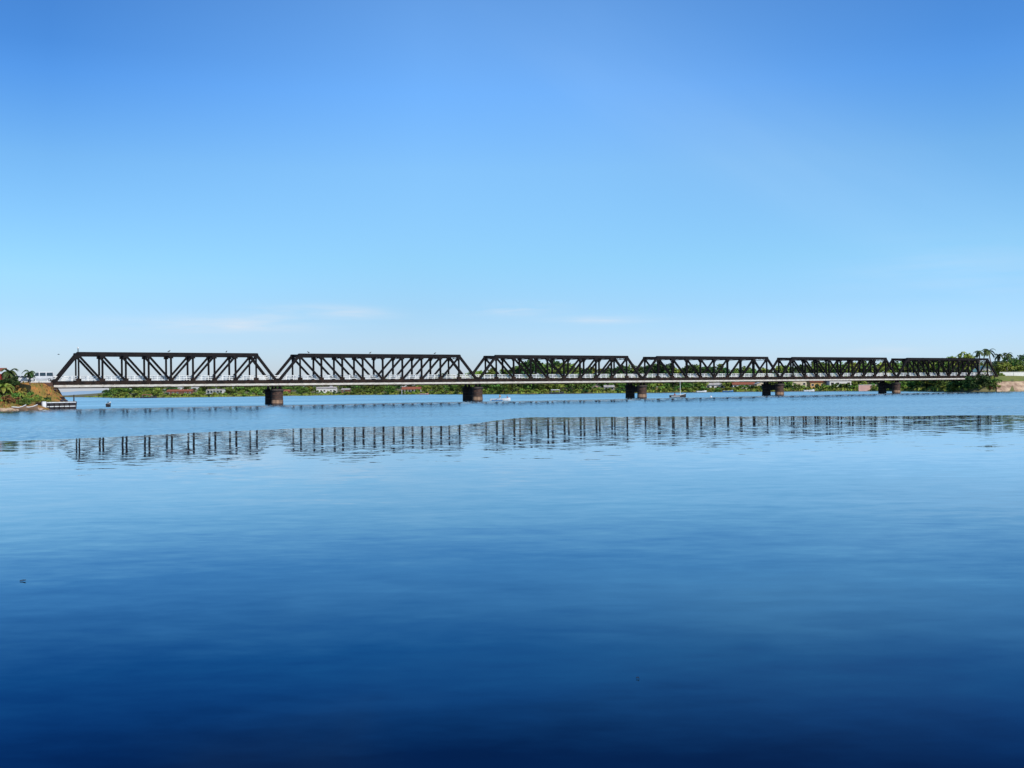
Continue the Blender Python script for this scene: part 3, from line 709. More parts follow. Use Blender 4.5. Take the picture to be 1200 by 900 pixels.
# right abutment
def abutment(name, s0, s1, label, mt, z1=4.25):
    r = empty(name, bp(s0,0), TH, label, 'abutment')
    m = MB(); m.box(0, s1-s0, -1.6, BW+1.4, -1.5, z1-.6); m.build('body', mt, r)
    m = MB(); m.box(-.25, s1-s0+.003, -1.85, BW+1.65, z1-.597, z1-.2); m.build('bearing_shelf', M['pier_cap'], r)
    for y in (0, BW):
        m = MB(); m.box((s1-s0)/2-.3,(s1-s0)/2+.3, y-.35, y+.35, z1-.197, z1+.02); m.build('bearing', M['steel'], r)
    return r
abutment('abutment', 5*SP-.9, 5*SP+1.8, 'dark abutment under the right end of the bridge behind bushes', M['pier_dark_shaded'])
# right bank planting
TP('n1','tree',9,4.8,1.5,24,90,.36,'leaf_dark',31); TP('n2','tree',9,5.0,1.6,24,90,.36,'leaf_mid',32); TP('n3','tree',8,4.8,1.2,24,90,.36,'leaf_lime',33)
for (px,o,ty,k,lb) in [(1128,12,447,'n3','yellow green shrub tree at the water under the farthest span'),(1108,9,447,'n2','mid green shrub tree under the middle of the farthest span'),
        (1118,30,431,'n1','dark tree behind the right half of the farthest span'),(1133,22,440,'n1','dark thicket tree under the right bridge end'),
        (1098,40,432,'n2','mid green tree behind the farthest span, left of its middle'),(1080,45,430,'n1','dark round tree behind the left half of the farthest span'),(1062,50,430,'n2','mid green tree just right of the farthest pier'),
        (1127,58,415,'n3','tall yellow green tree rising above the right bridge end, left of the palms'),(1150,64,424,'n2','mid green tree among the palms above the bridge end'),
        (1136,70,419,'n1','dark tree behind the right third of the farthest span'),
        (1171,44,424,'n3','light green tree directly right of the bridge end'),(1182,55,419,'n1','dark tree behind the garden wall, nearest its left end'),(1191,50,422,'n2','mid green tree above the white garden wall'),
        (1200,60,417,'n1','dark tree at the right edge of the photo'),(1168,72,424,'n1','dark tree behind the leaning palm'),(1214,52,424,'n2','mid green tree past the right edge'),(1232,60,421,'n3','light green tree beyond the right edge'),(1180,46,427,'n3','low light green tree above the garden wall')]:
    Y = shore(px)+o; x, y = XY(px,Y); z = bankz(px,o)-.3; H = Zof(px,ty,Y)-z; s = H/{'n1':9,'n2':9,'n3':8}[k]
    place(T[k], x, y, z, s*max(1.0,min(1.9,9.5/H)), rnd.random()*6, lb, 'tree', None, sz=s*1.08)
TP('s1','shrub',3.4,2.8,.1,14,80,.26,'leaf_dark',41); TP('s2','shrub',3.0,2.6,.1,14,80,.26,'leaf_mid',42); TP('s3','shrub',2.6,2.4,.1,12,80,.24,'leaf_lime',43); TP('s4','shrub',2.2,2.2,.1,12,80,.24,'leaf_dry',44)
n_ = 0
for (px,o,s,k,lb) in [(1134,3,1.0,'s1','dark shrub at the water under the right bridge end, leftmost there'),(1141,2.6,1.05,'s1','dark shrub under the right bridge end, beside the abutment'),(1148,3,1.0,'s1','dark low shrub in the shade before the right abutment'),
        (1155,2.2,.9,'s1','dark shrub just left of the stone revetment'),(1162,2,.9,'s2','green shrub hanging over the left end of the revetment'),(1166,1.4,.6,'s3','small light shrub at the foot of the revetment end'),
        (1160,.6,.45,'s4','small dry shrub at the waterline by the revetment'),(1122,4,.9,'s3','light shrub at the water under the farthest span'),(1115,4,.9,'s2','green shrub at the water under the farthest span'),
        (1172,26,.55,'s3','low light shrub at the left end of the garden wall'),(1189,28,.8,'s1','dark shrub spilling over the garden wall'),(1198,27.6,.6,'s2','green shrub on the garden wall by the right edge')]:
    p = XYZ(px,o); place(T[k], p.x, p.y, p.z-.2, s*1.25, rnd.random()*6, lb, 'shrub')
pA = palm_proto(12.5, 3.6, 3, 16, .22); pB = palm_proto(11.5, 3.8, 8, 15, .22, lean=.12)
for (pr_,px,o,ty,lb) in [(pA,1148,34,409,'tall dark palm above the right end of the farthest span'),(pB,1163,34,408,'tallest palm, its blue green crown beside the bridge end post'),(pA,1180,40,411.5,'palm with brownish crown standing right of the bridge end'),
        (pB,1173,44,415,'short palm with a low crown between two taller palms')]:
    Y = shore(px)+o; x, y = XY(px,Y); z = bankz(px,o)-.2; H = Zof(px,ty,Y)-z-1.2; s = H/(12.5 if pr_ is pA else 11.5)
    place(pr_, x, y, z, max(.75, s), rnd.random()*6, lb, 'palm')
# pale poles on the far bank
def pole(px, o, ty, label):
    Y = shore(px)+o; x, y = XY(px,Y); z = bankz(px,o)-.3; H = Zof(px,ty,Y)-z; r = empty('utility_pole',(x,y,z),0,label,'pole')
    m = MB(); m.tube([(0,0,0),(0,0,H)],[.22,.15],8); m.build('shaft', M['white'], r)
    m = MB(); m.box(-1.1,1.1,-.08,.08,H-.9,H-.72); m.build('crossarm', M['wood'], r)
    for q in (-.9,-.3,.3,.9):
        m = MB(); m.tube([(q,0,H-.72),(q,0,H-.45)],.07,6); m.build('insulator', M['white'], r)
pole(454,12,447,'pale utility pole under the right half of the second span')
pole(273,14,446,'pale utility pole under the right half of the leftmost span')
pole(612,12,448,'pale utility pole right of the standing boatman')

# ------------------------------------------------------------------ left bank
A0 = bp(-L1, 0)
def uv(u, v, z=0): return A0 + D*u + NN*v + Vector((0,0,z))
FOOT = [(-70,-52),(-40,-45),(-22,-41),(-12,-38.5),(-7,-35),(-3.5,-30.5),(-1.5,-24),(.8,-16),(2.6,-8),(3.6,-2.5),(3.6,10),(1,16),(-6,22),(-30,30),(-70,36)]
def sdist(u, v):
    best = 1e9; inside = False; n = len(FOOT)
    for i in range(n):
        x1, y1 = FOOT[i]; x2, y2 = FOOT[(i+1)%n]
        if i < n-1:
            dx, dy = x2-x1, y2-y1; t = max(0,min(1,((u-x1)*dx+(v-y1)*dy)/(dx*dx+dy*dy))); best = min(best, math.hypot(u-x1-t*dx, v-y1-t*dy))
        if (y1 > v) != (y2 > v) and u < (x2-x1)*(v-y1)/(y2-y1)+x1: inside = not inside
    return best if inside else -best
LP = [(-4,-2),(0,-.05),(1.2,.75),(3,1.1),(6,1.7),(12,3.2),(18,4.6),(24,5.5),(30,5.62),(99,5.7)]
def lz(u, v):
    d = sdist(u, v)
    if v > -9 and d > 0: d *= 1 + (v+9)*.45 if v < 8 else 8
    z = prof(LP, d); p = uv(u,v)
    if .5 < z < 5.5: z += .55*noise.noise(Vector((p.x*.35,p.y*.35,0))) + .3*noise.noise(Vector((p.x*1.1,p.y*1.1,4)))
    return z
m = MB(); us = [-70+i*1.5 for i in range(20)] + [-40+i*.7 for i in range(68)]; vs = [-56+i*.9 for i in range(105)]
for u in us:
    for v in vs: p = uv(u,v); m.v.append((p.x,p.y,lz(u,v)))
for i in range(len(us)-1):
    for j in range(len(vs)-1): a = i*len(vs)+j; m.f.append((a,a+len(vs),a+len(vs)+1,a+1)); m.m.append(0)
tag(m.build('near_bank', M['soil'], smooth=True), 'orange brown earth bank at the left bridge end', 'river bank', kind='structure')
m = MB()
vs_ = [(-70, .3),(-1.2,.3)]
m.add([uv(-70,.1,5.72),uv(-.1,.1,5.98),uv(-.1,BW-.1,5.98),uv(-70,BW-.1,5.72)],[(0,1,2,3)]); m.add([uv(-70,.1,5.72),uv(-.1,.1,5.98),uv(-.1,.1,5.0),uv(-70,.1,5.0)],[(0,3,2,1)])
tag(m.build('road', M['road']), 'asphalt road leading onto the bridge from the left', 'road', kind='structure')
# left abutment: brown wall with a dark step below it
r = empty('abutment', uv(-3.4,0), TH, 'brown masonry abutment under the left bridge end with a dark lower step', 'abutment')
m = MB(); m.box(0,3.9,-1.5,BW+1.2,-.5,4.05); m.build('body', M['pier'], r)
m = MB(); m.box(3.903,5.6,-1.9,BW+1.5,-1.5,2.5); m.build('lower_step', M['pier_dark_shaded'], r)
m = MB(); m.box(-.1,4.1,-1.75,BW+1.4,4.053,4.28); m.build('bearing_shelf', M['pier_cap'], r)
m = MB(); m.box(-3.2,3.2,-1.7,-1.3,4.2,5.7)
o = m.build('wing_wall', M['pier'], r)
# parapet (white) along the approach road
r = empty('parapet', uv(-26,-1.0,5.55), TH, 'low white parapet along the approach road left of the minibus', 'wall')
m = MB(); m.box(0,25.4,-.12,.12,-.3,.42); m.build('rail', M['white'], r)
for i in range(11):
    m = MB(); q = .3+i*2.45; m.box(q-.14,q+.14,-.16,.16,-.4,.75); m.build('parapet_post', M['white'], r)

# minibus, facing left
def wheel(parent, x, y, z, rad=.36, wd=.22):
    w = MB(); prof_ = [(rad*.55,-wd/2),(rad*.92,-wd/2),(rad,-wd*.3),(rad,wd*.3),(rad*.92,wd/2),(rad*.55,wd/2)]
    w.lathe(prof_, 20); o = w.build('wheel', M['rubber'], parent); o.location = (x,y,z); o.rotation_euler = (pi/2,0,0)
    w = MB(); w.lathe([(rad*.54,-wd*.52),(rad*.3,-wd*.6),(rad*.3,wd*.6),(rad*.54,wd*.52)], 16); w.build('rim', M['greypaint'], o)
def extrude_profile(m, prof2, y0, y1, inset=0.0, ztop=0):
    n = len(prof2); b = len(m.v)
    for yy in (y0, y1):
        for (x,z) in prof2:
            tt = max(0,(z-1.0))*inset; m.v.append((x, yy + (tt if yy == y0 else -tt), z))
    m.f.append(tuple(b+i for i in range(n))); m.m.append(0); m.f.append(tuple(b+n+i for i in reversed(range(n)))); m.m.append(0)
    for i in range(n): j = (i+1)%n; m.f.append((b+i,b+n+i,b+n+j,b+j)); m.m.append(0)
def minibus(loc, rz, label):
    r = empty('minibus', loc, rz, label, 'minibus')
    P = [(-2.6,.35),(-2.62,.85),(-2.45,1.12),(-1.75,1.30),(-1.05,2.02),(-.6,2.14),(2.3,2.14),(2.55,1.98),(2.62,1.1),(2.6,.35)]
    m = MB(); extrude_profile(m, P, -.95, .95, .08); m.build('body', M['vanpaint'], r, bevel=.06)
    for (x0,x1,x2,x3) in ((-1.62,-.55,-.98,-.55),(-.35,.85,-.35,.85),(1.05,2.38,1.05,2.3)):
        for sg in (-1,1):
            m = MB(); yb = .955-.08*.3; yt = .955-.08*.95
            m.add([(x0,sg*(yb+.014),1.22),(x1,sg*(yb+.014),1.22),(x3,sg*(yt+.012),1.99),(x2,sg*(yt+.012),1.99)],[(0,1,2,3) if sg<0 else (3,2,1,0)]); m.build('window', M['glass'], r)
    m = MB(); m.add([(-1.80,-.78,1.29),(-1.80,.78,1.29),(-1.10,.74,2.0),(-1.10,-.74,2.0)],[(0,1,2,3)]); m.build('windscreen', M['glass'], r)
    m = MB(); m.box(-2.74,-2.58,-.9,.9,.38,.62); m.build('bumper', M['greypaint'], r); m = MB(); m.box(2.58,2.72,-.9,.9,.38,.62); m.build('bumper', M['greypaint'], r)
    for y in (-.68,.68): m = MB(); m.box(-2.66,-2.5,y-.16,y+.16,.78,.98); m.build('headlight', M['lamp'], r)
    for sg in (-1,1):
        m = MB(); m.box(-2.3,2.4,sg*.955-.012,sg*.955+.012,.62,.72); m.build('side_stripe', M['greypaint'], r)
    for x in (-1.7,1.6):
        for y in (-.86,.86): wheel(r, x, y, .36)
    return r
minibus(uv(-2.3,1.9,5.97), TH, 'white minibus with dark side windows driving off the left end of the bridge')
def small_car(loc, rz, label):
    r = empty('parked_car', loc, rz, label, 'car')
    P = [(-1.85,.3),(-1.9,.75),(-1.7,.9),(-.95,.98),(-.4,1.44),(1.0,1.5),(1.7,1.0),(1.85,.9),(1.85,.3)]
    m = MB(); extrude_profile(m, P, -.82,.82,.18); m.build('body', M['vanpaint'], r, bevel=.05)
    m = MB(); m.add([(-.99,-.66,1.0),(-.99,.66,1.0),(-.46,.6,1.43),(-.46,-.6,1.43)],[(0,1,2,3)]); m.build('windscreen', M['glass'], r)
    for (x0,x1,x2,x3) in ((-.85,.1,-.4,.1),(.2,1.35,.2,1.0)):
        for sg in (-1,1):
            m = MB(); m.add([(x0,sg*.835,1.02),(x1,sg*.835,1.02),(x3,sg*.76,1.4),(x2,sg*.76,1.4)],[(0,1,2,3) if sg<0 else (3,2,1,0)]); m.build('window', M['glass'], r)
    for y in (-.6,.6): m = MB(); m.box(-1.94,-1.8,y-.14,y+.14,.62,.78); m.build('headlight', M['lamp'], r)
    m = MB(); m.box(-1.98,-1.84,-.78,.78,.34,.5); m.build('bumper', M['greypaint'], r)
    for x in (-1.2,1.15):
        for y in (-.74,.74): wheel(r,x,y,.3,.3,.2)
    return r
def at_px(px, Y, z): x, y = XY(px,Y); return (x,y,z)
small_car(at_px(15.5, 214, 5.72), radians(75), 'small white car parked between the palm and the bush at the left edge')
small_car(at_px(27.5, 213.5, 5.66), TH, 'small white car on the approach road left of the minibus')
# red house at the left edge
r = empty('red_house', at_px(-19,212,5.5), .1, 'red walled house with orange roof at the left photo edge', 'house')
m = MB(); m.box(-3,2.4,0,5,-.6,2.1); m.build('wall', M['redwall'], r)
m = MB(); m.add([(-3.4,-.5,2.1),(2.7,-.5,2.1),(2.7,5.3,3.3),(-3.4,5.3,3.3),(-3.4,-.5,2.25),(2.7,-.5,2.25),(2.7,5.3,3.45),(-3.4,5.3,3.45)],[(0,3,2,1),(4,5,6,7),(0,1,5,4),(1,2,6,5),(2,3,7,6),(3,0,4,7)]); m.build('roof', M['tile'], r)
for xx in (-1.8,1.3):
    m = MB(); m.box(xx-.5,xx+.5,-.06,.03,.8,1.7); f = m.build('window', M['white'], r); g = MB(); g.box(xx-.4,xx+.4,-.09,-.063,.88,1.62); g.build('pane', M['glass'], f)
m = MB(); m.box(-.5,.3,-.05,.03,0,1.95); m.build('door', M['wood'], r)
# planting on the left bank
def near_at(px, py, Y): return at_px(px, Y, Zof(px, py, Y))
pC = palm_proto(2.0, 2.0, 21, 24, .2, lean=.05); pC2 = palm_proto(2.6, 1.9, 27, 15, .12, mt=M['leaf_dark'], lean=.06)
place(pC, *at_px(11.5,209.6,5.6), 1.1, .5, 'short bushy palm with brown and green fronds beside the red house', 'palm')
place(pC2, *at_px(35,211.5,5.5), .9, 2.1, 'small dark green palm between the white car and the minibus', 'palm')
c = place(T['s1'], *at_px(15,209,5.3), .55, 1.1, 'dark bush under the short bushy palm', 'shrub')
place(T['s4'], *at_px(14,211,6.6), .5, 1.1, 'dry brown tuft inside the short bushy palm crown', 'shrub')
k_ = ['s2','s4','s3','s1']
rr = random.Random(12); adj = ['at the foot of','low on','halfway up','high on']
def on_bank(px, Y):
    x, y = XY(px,Y); q = Vector((x,y,0)) - A0; return q.dot(D), q.dot(NN)
cnt = 0
spec = []
for i in range(70):
    px = rr.uniform(-8,58); Y = rr.uniform(188,214); u, v = on_bank(px,Y); 
    if sdist(u,v) < 1.2 or v > -4 or (px > 38 and Y < 204): continue
    spec.append((px,Y,rr.choice(['s4','s4','s4','s3','s2','s1']),rr.uniform(.28,.68)))
cw = {'s1':'dark green','s2':'mid green','s3':'yellow green','s4':'dry brown'}
for px,Y,k,s in spec:
    u, v = on_bank(px,Y); z = lz(u,v); lev = adj[min(3,int(z/1.5))]; side = 'left edge of' if px < 12 else ('middle of' if px < 35 else 'right part of')
    place(T[k], *at_px(px,Y,z-.1), s, rr.random()*6, f"small {cw[k]} shrub {lev} the left bank slope, {side} it", 'shrub', f"{cw[k]} shrubs {lev} the slope, {side} it")
# banana like tall plants at the left
pD = palm_proto(1.6, 1.5, 33, 11, .3, mt=M['leaf_lime'], lean=.05, kind='banana_plant')
for px,Y,s,lb in ((4,196,1.5,'tall yellow green banana plant on the left bank, lower one'),(7.5,202,1.4,'tall yellow green banana plant just below the red house'),(25,200,.8,'small banana plant on the middle of the bank slope')):
    u, v = on_bank(px,Y); place(pD, *at_px(px,Y,lz(u,v)-.1), s, px, lb, 'banana plant')
pts = []
for i in range(9000):
    u = rr.uniform(-42,3); v = rr.uniform(-45,-1.8); d = sdist(u,v)
    if d < .7: continue
    p = uv(u,v); q = noise.noise(Vector((p.x*.25,p.y*.25,9)))
    if q < -.05: continue
    pts.append((p.x,p.y,lz(u,v)))
grass('dry_grass', pts[::2], M['leaf_dry'], 'dry brown and orange grass on the left bank', .42, .10)
grass('green_grass', pts[1::3], M['leaf_lime'], 'yellow green grass tufts on the left bank', .38, .10)
# stones at the water's edge
def stone_mesh(seed, s):
    bm = bmesh.new(); bmesh.ops.create_icosphere(bm, subdivisions=2, radius=s)
    for v in bm.verts: v.co *= 1 + .35*noise.noise(v.co*1.3/s + Vector((seed,0,0))); v.co.z *= .6
    me = bpy.data.meshes.new('stone'); bm.to_mesh(me); bm.free(); return me
me_s = [stone_mesh(i*3.1, .5) for i in range(4)]
for q in me_s: q.materials.append(M['stone'])
for i in range(34):
    t = i/33; px = -6 + 54*t; Yb = 184 + 11*t; 
    for Y in [Yb + k*.5 for k in range(-16,30)]:
        u, v = on_bank(px,Y)
        if sdist(u,v) > .15: break
    o = bpy.data.objects.new('boulder', me_s[i%4]); COL.objects.link(o); s = rr.uniform(.5,1.3); o.scale = (s*1.3,s,s); o.location = at_px(px, Y+rr.uniform(-.3,.5), rr.uniform(0,.25)); o.rotation_euler = (0,0,rr.random()*6)
    side = 'leftmost stretch' if t < .33 else ('middle stretch' if t < .66 else 'stretch next to the moored barge')
    tag(o, f"beige boulder at the foot of the left bank, {side}", 'boulder', f"boulders at the foot of the left bank, {side}")

# ------------------------------------------------------------------ boats
def hull(m, Lh, B, H, draft=.25, sheer=.25, n=14, stern=.75, mi=0, wallt=.06, x0=None):
    """open hull: bow at +x; outer shell and inner shell"""
    secs = []
    for i in range(n+1):
        t = i/n; x = -Lh/2 + Lh*t; w = B/2*(stern + (1-stern)*min(1,t*3)) * (1 - max(0,(t-.55)/.45)**2.2*.97)
        z1 = H + sheer*(max(0,t-.5)*2)**2 + sheer*.3*(max(0,.3-t)/.3)
        secs.append((x,w,z1))
    b = len(m.v); K = 10
    for (x,w,z1) in secs:
        for (fy,fz) in ((-1,1),(-.93,.45),(-.7,.1),(-.3,0),(.3,0),(.7,.1),(.93,.45),(1,1)): m.v.append((x, w*fy, -draft + (z1+draft)*fz))
        m.v.append((x, max(.0,w-wallt), z1)); m.v.append((x, -max(.0,w-wallt), z1))
    for i in range(n):
        for k in range(7): a = b+i*K+k; m.f.append((a,a+1,a+K+1,a+K)); m.m.append(mi)
        a = b+i*K; m.f.append((a+7,a+8,a+K+8,a+K+7)); m.m.append(mi); m.f.append((a+9,a,a+K,a+K+9)); m.m.append(mi)
    m.f.append(tuple(b+k for k in reversed(range(8)))); m.m.append(mi)
    return secs
def person_mesh(pose, label, parent, mats, seed=0):
    """one continuous skinned body"""
    sh, tr = mats
    if pose == 'stand':
        J = {'pel':(0,0,.92),'ch':(.03,0,1.28),'nk':(.05,0,1.48),'hd':(.07,0,1.60),'ht':(.07,0,1.70),
             'hl':(0,.11,.88),'kl':(.05,.14,.48),'al':(-.02,.15,.07),'tl':(.14,.16,.03),'hr':(0,-.11,.88),'kr':(.0,-.14,.48),'ar':(-.08,-.15,.07),'tr':(.08,-.16,.03),
             'sl':(.03,.19,1.41),'el':(.16,.27,1.16),'wl':(.40,.20,1.20),'sr':(.03,-.19,1.41),'er':(.18,-.27,1.18),'wr':(.42,-.10,1.05)}
    else:
        J = {'pel':(0,0,.46),'ch':(.05,0,.82),'nk':(.10,0,1.02),'hd':(.14,0,1.14),'ht':(.15,0,1.24),
             'hl':(.02,.11,.44),'kl':(.42,.15,.48),'al':(.44,.15,.07),'tl':(.60,.16,.03),'hr':(.02,-.11,.44),'kr':(.42,-.15,.48),'ar':(.40,-.15,.07),'tr':(.56,-.16,.03),
             'sl':(.07,.19,.95),'el':(.14,.25,.68),'wl':(.38,.18,.66),'sr':(.07,-.19,.95),'er':(.14,-.25,.68),'wr':(.38,-.16,.62)}
    Rr = {'pel':.15,'ch':.16,'nk':.06,'hd':.10,'ht':.085,'hl':.095,'kl':.065,'al':.045,'tl':.04,'hr':.095,'kr':.065,'ar':.045,'tr':.04,'sl':.07,'el':.048,'wl':.034,'sr':.07,'er':.048,'wr':.034}
    E = [('pel','ch'),('ch','nk'),('nk','hd'),('hd','ht'),('pel','hl'),('hl','kl'),('kl','al'),('al','tl'),('pel','hr'),('hr','kr'),('kr','ar'),('ar','tr'),('ch','sl'),('sl','el'),('el','wl'),('ch','sr'),('sr','er'),('er','wr')]
    for s_, sg in (('l',1),('r',-1)):     # hands: palm and five fingers
        wv = Vector(J['w'+s_]); J['p'+s_] = tuple(wv + Vector((.08,0,-.01))); Rr['p'+s_] = .030; E.append(('w'+s_,'p'+s_))
        for q, (dy, ln) in enumerate(((-.03,.07),(-.01,.085),(.012,.08),(.032,.065))):
            a = 'f%d%s'%(q,s_); J[a] = tuple(wv + Vector((.10+ln*.6,dy,-.015))); J[a+'t'] = tuple(wv + Vector((.10+ln*.8,dy,-.055))); Rr[a] = .009; Rr[a+'t'] = .007; E += [('p'+s_,a),(a,a+'t')]
        J['t'+s_+'h'] = tuple(wv + Vector((.09,-sg*.055,-.01))); Rr['t'+s_+'h'] = .010; E.append(('p'+s_,'t'+s_+'h'))
    ks = list(J); me = bpy.data.meshes.new('body'); me.from_pydata([J[k] for k in ks], [(ks.index(a),ks.index(b)) for a,b in E], [])
    o = bpy.data.objects.new('body', me); COL.objects.link(o)
    md = o.modifiers.new('skin','SKIN'); lay = me.skin_vertices[0] if len(me.skin_vertices) else None
    if lay is None:
        bm = bmesh.new(); bm.from_mesh(me); bm.verts.layers.skin.verify(); bm.to_mesh(me); bm.free(); lay = me.skin_vertices[0]
    for i,k in enumerate(ks): lay.data[i].radius = (Rr[k],Rr[k]); lay.data[i].use_root = (k=='pel')
    sb = o.modifiers.new('sub','SUBSURF'); sb.levels = 2; sb.render_levels = 2
    dg = bpy.context.evaluated_depsgraph_get(); dg.update(); ev = o.evaluated_get(dg); nm = bpy.data.meshes.new_from_object(ev)
    o.modifiers.clear(); o.data = nm; nm.materials.clear()
    for mm in (M['skin'], sh, tr): nm.materials.append(mm)
    hz_ = J['pel'][2]; nz_ = J['nk'][2]
    # clothes: zones of the same surface
    for p in nm.polygons:
        c = p.center; p.use_smooth = True
        if pose == 'stand': t = 2 if (c.z < hz_+.03 and c.z > .12) else (1 if c.z <= nz_+.0 and not (c.x > .2 and abs(c.y) > .05) and c.z > .5 else 0)
        else: t = 1 if (c.z > hz_+.05 and c.z <= nz_ and c.x < .22) else (2 if (c.z > .12 and c.z < hz_+.15) else 0)
        p.material_index = t
    o.parent = parent
    hd = Vector(J['ht']); m = MB(); prof_ = []
    for i in range(7): a = i/6*pi*.62; prof_.append((.112*sin(a)+.001, .115*cos(a)))
    m.lathe(list(reversed(prof_)), 14); h = m.build('hair', M['hair'], o, smooth=True); h.location = (hd.x-.015, hd.y, hd.z-.02)
    hp = Vector(J['hd']); m = MB()
    m.bar((hp.x+.092,0,hp.z+.03),(hp.x+.125,0,hp.z-.01),.028,.03); m.build('nose', M['skin'], o)
    for y in (-.035,.035): m = MB(); m.box(hp.x+.088,hp.x+.102,y-.013,y+.013,hp.z+.03,hp.z+.045); m.build('eye', M['hair'], o)
    m = MB(); m.box(hp.x+.085,hp.x+.101,-.025,.025,hp.z-.05,hp.z-.04); m.build('mouth', M['hullred'], o)
    return o
def person(loc, rz, pose, label, mats):
    r = empty('person', loc, rz, label, 'person'); person_mesh(pose, label, r, mats); return r

# rowing skiff with two people near the second pier
bx, by = XY(586, 262)
r = empty('rowing_boat', (bx,by,0), radians(6), 'blue and white open boat carrying two people right of the second pier', 'boat')
m = MB(); hull(m, 5.4, 1.35, .42, .2, .3); m.build('hull', M['hullwht'], r, smooth=False)
m = MB()
for sg in (-1,1): m.bar((-2.3,sg*.60,.10),(.6,sg*.69,.10),.05,.30)
m.build('hull_stripe', M['hullblu'], r)
m = MB()
for sg in (-1,1): m.tube([(-2.6,sg*.52,.50),(-1,sg*.70,.47),(.4,sg*.68,.49),(1.6,sg*.42,.6),(2.55,sg*.04,.74)], .05, 6)
m.build('gunwale', M['hullwht'], r)
for x in (-1.6,-.2,1.2): m = MB(); m.box(x-.15,x+.15,-.5,.5,.26,.31); m.build('bench', M['wood'], r)
m = MB(); m.box(-2.4,2.0,-.35,.35,-.06,-.02); m.build('floor_board', M['wood'], r)
person((bx-.1,by,-.02), radians(-60), 'stand', 'person in a tan top standing in the middle of the blue and white boat', (M['shirty'],M['shirtw']))
person((bx+1.95,by+.08,.0), radians(175), 'sit', 'person in a red shirt sitting at the end of the blue and white boat', (M['shirtr'],M['trous']))
r = empty('oar', (bx-.1,by-.5,.95), 0, 'long wooden oar held over the side of the blue and white boat', 'oar')
m = MB(); m.tube([(.25,.3,.15),(-.9,-.55,-.6),(-1.9,-1.3,-1.25)], .028, 6); m.build('shaft', M['wood'], r)
m = MB(); m.bar((-1.6,-1.08,-1.05),(-2.1,-1.45,-1.38),.18,.03); m.build('blade', M['wood'], r)
# boat with a mast
bx2, by2 = XY(794, 292)
r = empty('sailing_boat', (bx2,by2,0), radians(-4), 'dark and white boat with a tall bare mast below the fourth span', 'boat')
m = MB(); hull(m, 4.8, 1.6, .55, .2, .5, stern=.7); m.build('hull', M['hullblk'], r)
m = MB()
for sg in (-1,1): m.tube([(-2.3,sg*.60,.72),(-.8,sg*.83,.61),(.4,sg*.80,.62),(1.5,sg*.48,.84),(2.3,sg*.05,1.07)], .07, 6)
m.build('gunwale', M['hullwht'], r)
m = MB()
for sg in (-1,1): m.bar((-1.9,sg*.70,.25),(.6,sg*.835,.25),.05,.14)
m.build('hull_stripe', M['hullwht'], r)
m = MB(); m.tube([(.75,0,0),(.75,0,4.9)], [.10,.06], 8); m.build('mast', M['hullwht'], r)
for x in (-1.4,.0): m = MB(); m.box(x-.15,x+.15,-.62,.62,.34,.39); m.build('bench', M['wood'], r)
m = MB(); m.tube([(.75,0,4.8),(-2.2,0,.75)], .012, 4); m.tube([(.75,0,4.8),(2.25,0,1.05)], .012, 4); m.build('rigging', M['wood'], r)
person((bx2-.9,by2+.05,.02), radians(-80), 'sit', 'person in a red shirt sitting in the stern of the boat with the mast', (M['shirtr'],M['trous']))
# canopy boat moored at the far bank, left
def canopy_boat(px, Y, Lh, rz, label, hm, cm):
    x, y = XY(px,Y); r = empty('canopy_boat', (x,y,0), rz, label, 'boat')
    m = MB(); hull(m, Lh, Lh*.2, .9, .3, .7); m.build('hull', hm, r)
    m = MB(); k = 8
    for i in range(k+1):
        a = pi*i/k; m.v += [(-Lh*.38, -cos(a)*Lh*.1, 2.3+sin(a)*.35),(Lh*.22, -cos(a)*Lh*.1, 2.3+sin(a)*.35)]
    for i in range(k): m.f.append((2*i,2*i+1,2*i+3,2*i+2)); m.m.append(0)
    m.build('canopy', cm, r)
    for xx in (-Lh*.36,-Lh*.1,Lh*.2):
        for sg in (-1,1): m = MB(); m.tube([(xx,sg*Lh*.085,.6),(xx,sg*Lh*.095,2.33)],.05,6); m.build('canopy_post', M['hullwht'], r)
    return r
canopy_boat(174, 742, 12, .05, 'long dark boat with a reddish canopy moored at the left end of the far bank', M['hullblk'], M['hullred'])
canopy_boat(652, 628, 9, -.05, 'dark moored boat with a pale canopy under the third span', M['hullblk'], M['hullwht'])
def moored(px, Y, Lh, rz, label, hm, name='moored_boat'):
    x, y = XY(px,Y); r = empty(name, (x,y,0), rz, label, 'boat')
    m = MB(); hull(m, Lh, Lh*.24, .6, .2, .5); m.build('hull', hm, r)
    m = MB()
    for sg in (-1,1): m.tube([(-Lh*.48,sg*Lh*.095,.75),(0,sg*Lh*.122,.63),(Lh*.25,sg*Lh*.09,.78),(Lh*.48,sg*.04,1.1)],.07,5)
    m.build('gunwale', M['hullwht'], r)
    for x in (-Lh*.25,0,Lh*.2): m = MB(); m.box(x-.15,x+.15,-Lh*.08,Lh*.08,.3,.36); m.build('bench', M['wood'], r)
    return r
moored(663, 642, 6, .2, 'white skiff drawn up beside the pale canopy boat', M['hullwht']); moored(497, 770, 7, 0, 'red skiff moored right of the white boathouse', M['hullred'])
moored(822, 588, 6, .1, 'white skiff moored under the middle of the fourth span', M['hullwht']); moored(853, 574, 6, -.2, 'blue skiff moored left of the fourth pier', M['hullblu'])
moored(948, 534, 6, .1, 'white skiff moored below the ochre house', M['hullwht'])
